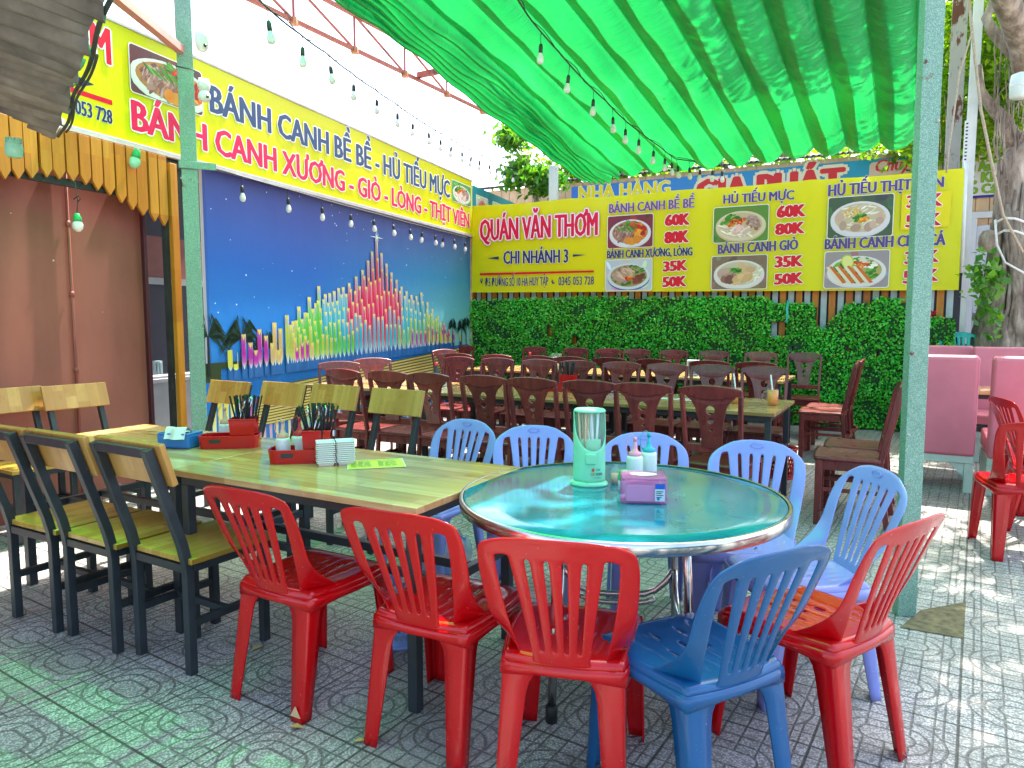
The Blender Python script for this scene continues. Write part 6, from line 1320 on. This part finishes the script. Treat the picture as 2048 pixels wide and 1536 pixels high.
# stack of white sauce dishes
p = on(667, 930); DM = None
mb = MB(); P_ = [(-1, -1), (1, -1), (1, 1), (-1, 1)]
vs = [(a * .030, b * .030, 0) for a, b in P_] + [(a * .033, b * .037, .0125) for a, b in P_] + [(a * .039, b * .043, .0155) for a, b in P_] + [(a * .039, b * .043, .019) for a, b in P_] + [(a * .036, b * .040, .019) for a, b in P_] + [(a * .028, b * .030, .004) for a, b in P_]
mb.add(vs, [(r_ * 4 + i, r_ * 4 + (i + 1) % 4, r_ * 4 + 4 + (i + 1) % 4, r_ * 4 + 4 + i) for r_ in range(5) for i in range(4)] + [(3, 2, 1, 0), (20, 21, 22, 23)]); dm = mb.mesh('sauce_dish', MAT['ceramic'])
for st, lab in ((0, 'small white square sauce dish in the left stack on the table'), (1, 'small white square sauce dish in the right stack on the table')):
    for k in range(11):
        o = bpy.data.objects.new('sauce_dish', dm); C.objects.link(o); o.location = (p.x - .035 + .078 * st, p.y + .004 + .030 * st, TZ + .0085 * k); o.rotation_euler = (0, 0, R(18) + random.Random(k).uniform(-.03, .03)); tag(o, lab, 'dish', 'stacked white sauce dishes %s' % ('left', 'right')[st])
# tissue boxes
def tissue_box(label, p, rz, mat, w_=.16, d_=.115, h=.085, pull=True, sticker=False):
    o = thing('tissue_box', label, 'tissue box', p, rz)
    mb = MB(); mb.box((0, 0, h / 2), (w_, d_, h)); mb.build('box', mat, o, bevel=.008, bseg=3); mb = MB(); mb.box((0, 0, h + .004), (w_ * .98, d_ * .98, .010)); mb.build('lid', mat, o, bevel=.004)
    mb = MB(); mb.box((0, 0, h * .42), (w_ * .78, d_ * .8, h * .7)); mb.build('tissue_stack', 'tissue', o, bevel=.004)
    mb = MB(); mb.poly([(x, y, h + .0105) for x, y in ell(0, 0, w_ * .30, d_ * .22, 24)]); mb.build('slot', 'tissue', o)
    if pull: mb = MB(); mb.grid(lambda u, v: ((u - .5) * .11 + .02 * v, -.035 * math.sin(v * 2.2) - .05 * v * v + .008 * math.sin(u * 9), h + .014 + .028 * math.sin(math.pi * min(1, v * 1.2)) - .03 * v * v), 8, 8); mb.build('pulled_tissue', 'tissue', o, normals=False)
    if sticker:
        mb = MB(); y = -d_ / 2 - .0012; mb.add([(.035, y, .012), (.068, y, .012), (.068, y, h - .010), (.035, y, h - .010)], [(0, 1, 2, 3)], (.45, .60, .62)); y -= .0004
        mb.add([(.035, y, h - .028), (.068, y, h - .028), (.068, y, h - .010), (.035, y, h - .010)], [(0, 1, 2, 3)], (.01, .10, .45)); [mb.add([(.039, y, z), (.063 - .006 * (k % 2), y, z), (.063 - .006 * (k % 2), y, z + .003), (.039, y, z + .003)], [(0, 1, 2, 3)], (.03, .05, .10)) for k, z in enumerate((.044, .038, .031, .024))]
        mb.poly([(x, y, z) for x, z in ell(.046, .020, .005, .005, 12)], (.02, .15, .5)); mb.build('sticker', 'print', o, normals=False)
    return o
p = on(362, 893); tissue_box('blue clear tissue box with a pulled tissue on the left table', p, R(-12), 'blue_clear', .175, .12, .065)
p = on(1286, 1000); tissue_box('pink clear tissue box with a blue sticker on the round table', p, R(-6), 'pink_clear', .155, .12, .082, False, True)
# menu card
p = on(752, 928); o = thing('menu_card', 'yellow laminated menu card with printed lines lying on the wooden table', 'menu', (p.x, p.y, TZ), R(14)); mb = MB(); w_, d_ = .245, .19
mb.add([(-w_ / 2, -d_ / 2, .0015), (w_ / 2, -d_ / 2, .0015), (w_ / 2, d_ / 2, .0015), (-w_ / 2, d_ / 2, .0015)], [(0, 1, 2, 3)], (.62, .62, .45)); mb.add([(-w_ / 2 + .006, -d_ / 2 + .006, .0022), (w_ / 2 - .006, -d_ / 2 + .006, .0022), (w_ / 2 - .006, d_ / 2 - .006, .0022), (-w_ / 2 + .006, d_ / 2 - .006, .0022)], [(0, 1, 2, 3)], (.62, .60, .02))
rr = random.Random(6)
def flat_text(mb, body, x0, y0, x1, h, z, col, bold=.03):
    vs, fs = text_mesh(body, 0); xs = [q[0] for q in vs]; a, b = min(xs), max(xs); mb.add([(x0 + (x1 - x0) * (x - a) / (b - a), y0 + y / CAP * h, z) for x, y in vs], fs, col)
for k in range(8):
    y = .045 - .015 * k
    for c_ in (0, 1):
        x = -w_ / 2 + .016 + c_ * .115
        for wd in range(3): l = rr.uniform(.014, .030); mb.add([(x, y, .0028), (x + l, y, .0028), (x + l, y + .006, .0028), (x, y + .006, .0028)], [(0, 1, 2, 3)], (.05, .16, .10)); x += l + .006
flat_text(mb, 'QUÁN VĂN THƠM', -.10, .064, .10, .016, .0028, (.03, .14, .08)); mb.build('card', 'paper_print', o, normals=False)

# things on the round table
p = on(1178, 968); rz = R(-12); o = thing('chopstick_dispenser', 'tall mint green chopstick dispenser with a clear dome on the round table', 'dispenser', p, rz); o.scale = (.9, .9, .93)
A_, B_ = .068, .056
def wallpt(a, z, k=1.0): return (A_ * k * math.cos(a), B_ * k * math.sin(a), z)
mb = MB(); mb.lathe([(.0001, 0), (.080, 0), (.081, .006), (.074, .014), (.068, .018), (.0001, .018)], seg=40, sy=.84); mb.build('base', 'mint_plastic', o)
mb = MB(); NS = 48
def shell(u, v):
    a = 2 * math.pi * u; front = max(0, -math.sin(a - .35)); top = .30 - .155 * front ** .55 if front > .02 else .30
    return wallpt(a, .016 + (top - .016) * v, 1.0)
mb.grid(shell, NS, 12); mb.build('body', 'mint_plastic', o, solid=.003, normals=False)
mb = MB(); mb.lathe([(A_ * .96, .10), (A_ * .955, .13), (A_ * .95, .29), (A_ * .90, .303), (.0001, .307)], seg=40, sy=B_ / A_); mb.build('clear_dome', 'clear_plastic', o)
mb = MB(); mb.lathe([(.0001, .302), (A_ * .97, .300), (A_ * 1.0, .305), (A_ * .9, .312), (.0001, .314)], seg=40, sy=B_ / A_); mb.build('lid', 'mint_plastic', o)
mb = MB(); mb.box((.0, -.015, .165), (.10, .02, .05)); mb.build('inner_holder', 'mint_plastic', o, bevel=.004); mb = MB(); mb.box((.012, -B_ - .002, .115), (.045, .016, .045)); mb.build('push_tab', 'mint_plastic', o, bevel=.006)
mb = MB(); yq = lambda x: -(B_ * math.sqrt(max(0, 1 - (x / A_) ** 2)) + .0022)
def curved_text(body, x0, z0, x1, h, col, bold=.05):
    vs, fs = text_mesh(body, 0); xs = [q[0] for q in vs]; a, b = min(xs), max(xs); out = []
    for x, y in vs: X = x0 + (x1 - x0) * (x - a) / (b - a); out.append((X, yq(X), z0 + y / CAP * h))
    mb.add(out, fs, col)
curved_text('OK', .012, .046, .030, .0125, (.45, .10, .02), .06); curved_text('WIN', .032, .046, .057, .0125, (.03, .02, .03), .06); curved_text('Chef', .034, .066, .050, .010, (.05, .08, .06), .0); curved_text('www.okwin.vn', .022, .036, .055, .0045, (.05, .05, .05), .02)
mb.add([(x, yq(x) - .0002, z) for x, z in ell(.022, .069, .006, .007, 14)], [tuple(range(14))], (.50, .10, .02)); mb.add([(x, yq(x) - .0002, z) for x, z in ((.022, .075), (.026, .083), (.024, .075))], [(0, 1, 2)], (.30, .10, .02)); mb.build('lettering', 'print', o, normals=False)
chopsticks(11, Vector((p.x - .022, p.y - .012, TZ + .10)), .014, .010, rz, 'bamboo chopstick inside the green dispenser', 'bamboo chopsticks in the green dispenser', 'bamboo', .17, .12)
chopsticks(9, Vector((p.x + .020, p.y - .012, TZ + .10)), .012, .010, rz, 'plastic wrapped chopstick inside the green dispenser', 'wrapped chopsticks in the green dispenser', 'milky_plastic', .165, .18)
p = on(1269, 953); squeeze_bottle('squeeze bottle with a pink nozzle on the round table', p, 'pink_cap', .12, .033)
p = on(1297, 946); squeeze_bottle('squeeze bottle with a cyan cap behind the pink nozzle bottle', p, 'cyan_cap', .125, .033)
p = on(1246, 981); o = thing('pepper_shaker', 'small pepper shaker with a green dome lid beside the tissue box', 'shaker', p); mb = MB(); mb.lathe([(.0001, 0), (.018, 0), (.0185, .04), (.017, .048), (.0001, .05)], seg=18); mb.build('jar', 'milky_plastic', o); mb = MB(); mb.lathe([(.0185, .040), (.021, .042), (.021, .054), (.017, .060), (.019, .068), (.015, .077), (.0001, .080)], seg=18); mb.build('lid', 'cap_green', o)
p = on(1232, 966); o = thing('sauce_jar', 'little clear jar of red sauce behind the pepper shaker', 'jar', p); mb = MB(); mb.lathe([(.0001, .0), (.016, .0), (.022, .02), (.019, .036), (.0001, .036)], seg=18); mb.build('sauce', 'peach_cap', o); mb = MB(); mb.lathe([(.017, -.0), (.0235, .02), (.0235, .045), (.018, .056), (.006, .06), (.006, .072), (.0001, .074)], seg=18); mb.build('jar', 'clear_plastic', o)
# middle tables
p = on(1122, 782); o, bx = caddy('red cutlery caddy on the middle row of tables', p, R(-25), s=1.1); chopsticks(26, Vector((p.x + .05, p.y - .03, TZ + .01)), .030, .034, R(-25), 'black chopstick standing in the middle row caddy', 'black chopsticks in the middle row caddy')
for u, v, lab, full in ((1545, 810, 'glass mug of orange drink with its handle to the left, by the table end', 1), (1471, 806, 'glass of orange drink half hidden by a chair back', 1)):
    p = on(u, v); o = thing('drink_mug', lab, 'drink', p); mb = MB(); mb.lathe([(.0001, .004), (.037, .004), (.039, .108), (.0001, .110)], seg=24); mb.build('drink', 'orange_drink', o)
    mb = MB(); mb.lathe([(.0001, 0), (.040, 0), (.042, .118), (.0405, .118), (.0385, .112)], seg=24); mb.tube([(-.040, 0, .098), (-.060, 0, .100), (-.074, 0, .080), (-.074, 0, .045), (-.060, 0, .025), (-.040, 0, .026)], .005, 8); mb.build('glass', 'glass', o)
    mb = MB(); mb.tube([(.0, 0, .01), (-.030, .0, .215)], .0058, 8); st_ = mb.build('drinking_straw', 'white_plastic', loc=(p.x + .01, p.y, p.z + .006)); tag(st_, 'white straw in the ' + ('mug by the table end' if u > 1500 else 'glass behind the chair back'), 'straw')
for i, (u, v, wd, lab) in enumerate(((1335, 797, .20, 'white paper with coloured print on the middle row, left of its pair'), (1385, 800, .18, 'white paper with coloured print nearest the orange drinks'))):
    p = on(u, v); mb = MB(); rr = random.Random(i); mb.add([(-wd / 2, -.07, .001), (wd / 2, -.07, .001), (wd / 2, .07, .001), (-wd / 2, .07, .001)], [(0, 1, 2, 3)], (.68, .66, .62))
    for k in range(22): x, y = rr.uniform(-wd / 2 + .01, wd / 2 - .04), rr.uniform(-.06, .05); c_ = rr.choice([(.5, .1, .1), (.2, .35, .1), (.5, .35, .1), (.2, .2, .2)]); mb.add([(x, y, .0016), (x + rr.uniform(.01, .03), y, .0016), (x + .02, y + .012, .0016), (x, y + .012, .0016)], [(0, 1, 2, 3)], c_)
    tag(mb.build('menu_sheet', 'paper_print', loc=p, rz=R(-29), normals=False), lab, 'paper')
p = on(1216, 784); tissue_box('purple clear tissue box on the middle row of tables', p, R(-28), 'pink_clear', .15, .11, .05, False); p = on(878, 772); o = tissue_box('white tissue pack on the middle row near the mural', p, R(-20), 'milky_plastic', .13, .10, .06, False)
def sauce_bottle(label, p):
    o = thing('sauce_bottle', label, 'bottle', p); mb = MB(); mb.lathe([(.0001, 0), (.032, 0), (.033, .10), (.020, .135), (.0125, .155), (.0125, .175), (.0001, .176)], seg=18); mb.build('body', 'dark_plastic', o); mb = MB(); mb.lathe([(.0135, .17), (.015, .172), (.015, .198), (.0001, .20)], seg=14); mb.build('cap', 'stripe_red', o); mb = MB(); mb.lathe([(.0336, .03), (.0336, .085)], seg=18); mb.build('band', 'white_plastic', o)
k = Vector((at_z(873, 735, .75).x / at_z(873, 735, .75).y, 1, 0)); pp_ = k * (5.75 / (k.x * EB.x + EB.y)); sauce_bottle('dark sauce bottle with a red cap on the middle row near the mural', (pp_.x, pp_.y, TZ))
k = Vector(((1060 - 1024) / F, 1, 0)); pp_ = k * (8.1 / (k.x * EB.x + EB.y)); sauce_bottle('small sauce bottle with a red cap on the back row of tables', (pp_.x, pp_.y, TZ))
# back tables: clear napkin holder and printed tissue box
k = Vector(((1113 - 1024) / F, 1, 0)); pp_ = k * (7.9 / (k.x * EB.x + EB.y)); o = thing('napkin_holder', 'upright clear napkin holder standing on the back row of tables', 'holder', (pp_.x, pp_.y, TZ), R(-12))
mb = MB(); mb.box((0, 0, .10), (.12, .09, .20)); mb.build('case', 'clear_plastic', o, bevel=.008); mb = MB(); mb.box((0, 0, .085), (.09, .06, .15)); mb.build('napkins', 'tissue', o, bevel=.005); mb = MB(); mb.box((-.005, -.034, .12), (.05, .006, .07)); mb.build('opening', 'dark_plastic', o)
k = Vector(((1387 - 1024) / F, 1, 0)); pp_ = k * (7.9 / (k.x * EB.x + EB.y)); o = thing('tissue_box', 'grey printed tissue dispenser standing on the back row of tables', 'tissue box', (pp_.x, pp_.y, TZ), R(-20)); mb = MB(); mb.box((0, 0, .085), (.13, .10, .17)); mb.build('box', 'pale_slat', o, bevel=.005)
mb = MB(); y = -.0515; mb.add([(-.05, y, .02), (.05, y, .02), (.05, y, .15), (-.05, y, .15)], [(0, 1, 2, 3)], (.16, .24, .28)); mb.add([(-.03, y - .0005, .05), (.0, y - .0005, .05), (.0, y - .0005, .075), (-.03, y - .0005, .075)], [(0, 1, 2, 3)], (.5, .05, .06)); mb.add([(.03, y - .0005, .03), (.05, y - .0005, .03), (.05, y - .0005, .15), (.03, y - .0005, .15)], [(0, 1, 2, 3)], (.5, .32, .25)); mb.build('printed_front', 'print', o, normals=False)
# ---------------------------------------------------------------- on the ground
def basket(name, label, cat, p, mat, r0=.085, r1=.105, h=.20, rows=6, cols=26):
    o = thing(name, label, cat, p); mb = MB(); nr, ncol = rows * 3 + 4, cols * 2
    def fn(u, v): a = 2 * math.pi * u; r = r0 + (r1 - r0) * v; return (r * math.cos(a), r * math.sin(a), .004 + h * v)
    mb.grid(fn, ncol, nr, lambda i, j: 2 <= j < nr - 2 and (j - 2) % 3 != 0 and (i + ((j - 2) // 3) ) % 2 == 0); mb.build('mesh_wall', mat, o, solid=.003, normals=False)
    mb = MB(); mb.lathe([(.0001, 0), (r0 + .004, 0), (r0 + .006, .012), (r0 - .002, .014), (.0001, .014)], seg=36); mb.build('base', mat, o); mb = MB(); mb.lathe([(r1, h - .004), (r1 + .008, h - .002), (r1 + .008, h + .008), (r1 - .002, h + .008)], seg=36); mb.build('rim', mat, o); return o
p = at_z(797, 1300); basket('waste_basket', 'pale blue perforated waste basket under the wooden table', 'basket', (p.x, p.y + .08, 0), 'basket_blue', .085, .115, .26)
p = at_z(860, 1190); o = thing('bag_lined_bin', 'bin lined with a crumpled translucent bag under the wooden table', 'bin', (p.x + .05, p.y + .12, 0)); mb = MB(); mb.lathe([(.0001, 0), (.10, 0), (.125, .24), (.0001, .235)], seg=28); mb.build('bin', 'basket_blue', o)
mb = MB(); rr = random.Random(3); ph = [rr.random() * 6 for _ in range(5)]
mb.grid(lambda u, v: ((.126 + .022 * v * math.sin(u * 2 * math.pi * 7 + ph[0]) + .018 * math.sin(v * 3)) * math.cos(2 * math.pi * u), (.126 + .022 * v * math.sin(u * 2 * math.pi * 5 + ph[1]) + .018 * math.sin(v * 3)) * math.sin(2 * math.pi * u), .25 - .10 * v + .02 * math.sin(u * 2 * math.pi * 9)), 60, 6); mb.build('bag', 'bag_plastic', o, normals=False)
p = at_z(1572, 960); basket('waste_basket', 'red perforated waste basket behind the right periwinkle chair', 'basket', (p.x, p.y + .1, 0), 'red_plastic', .10, .12, .26)
mb = MB(); mb.add([(-.5, 0, 0), (-.1, .22, .12), (.5, 0, .02), (-.1, -.22, .10)], [(0, 1, 2), (0, 2, 3)]); lm = mb.mesh('fallen_leaf', MAT['dry_leaf'])
for u, v, az, s_, lab in ((515, 1299, .9, .055, 'yellow fallen leaf on the paving left of the first red chair leg'), (594, 1458, -.2, .06, 'green brown fallen leaf on the paving between two red chairs'), (722, 1485, .2, .05, 'small fallen leaf touching the second red chair foot'), (1268, 1218, .5, .045, 'yellow fallen leaf on the paving under the round table'), (1520, 640 + 560, .3, .04, 'dry leaf scrap on the paving right of the round table')):
    p = at_z(u, v); o = bpy.data.objects.new('fallen_leaf', lm); C.objects.link(o); o.location = (p.x, p.y, .006); o.rotation_euler = (0, 0, az); o.scale = (s_, s_, s_); tag(o, lab, 'leaf')
o = thing('street_lantern', 'translucent grey lantern hanging at the right edge by the banyan', 'lamp', at_y(2040, 170, 7.4)); mb = MB(); mb.lathe([(.0001, -.13), (.07, -.13), (.085, -.11), (.09, .02), (.08, .10), (.03, .12), (.0001, .125)], seg=24); mb.build('shade', 'milky_plastic', o); mb = MB(); mb.lathe([(.088, -.02), (.092, -.018), (.092, .0), (.088, .002)], seg=24); mb.build('band', 'white_plastic', o)
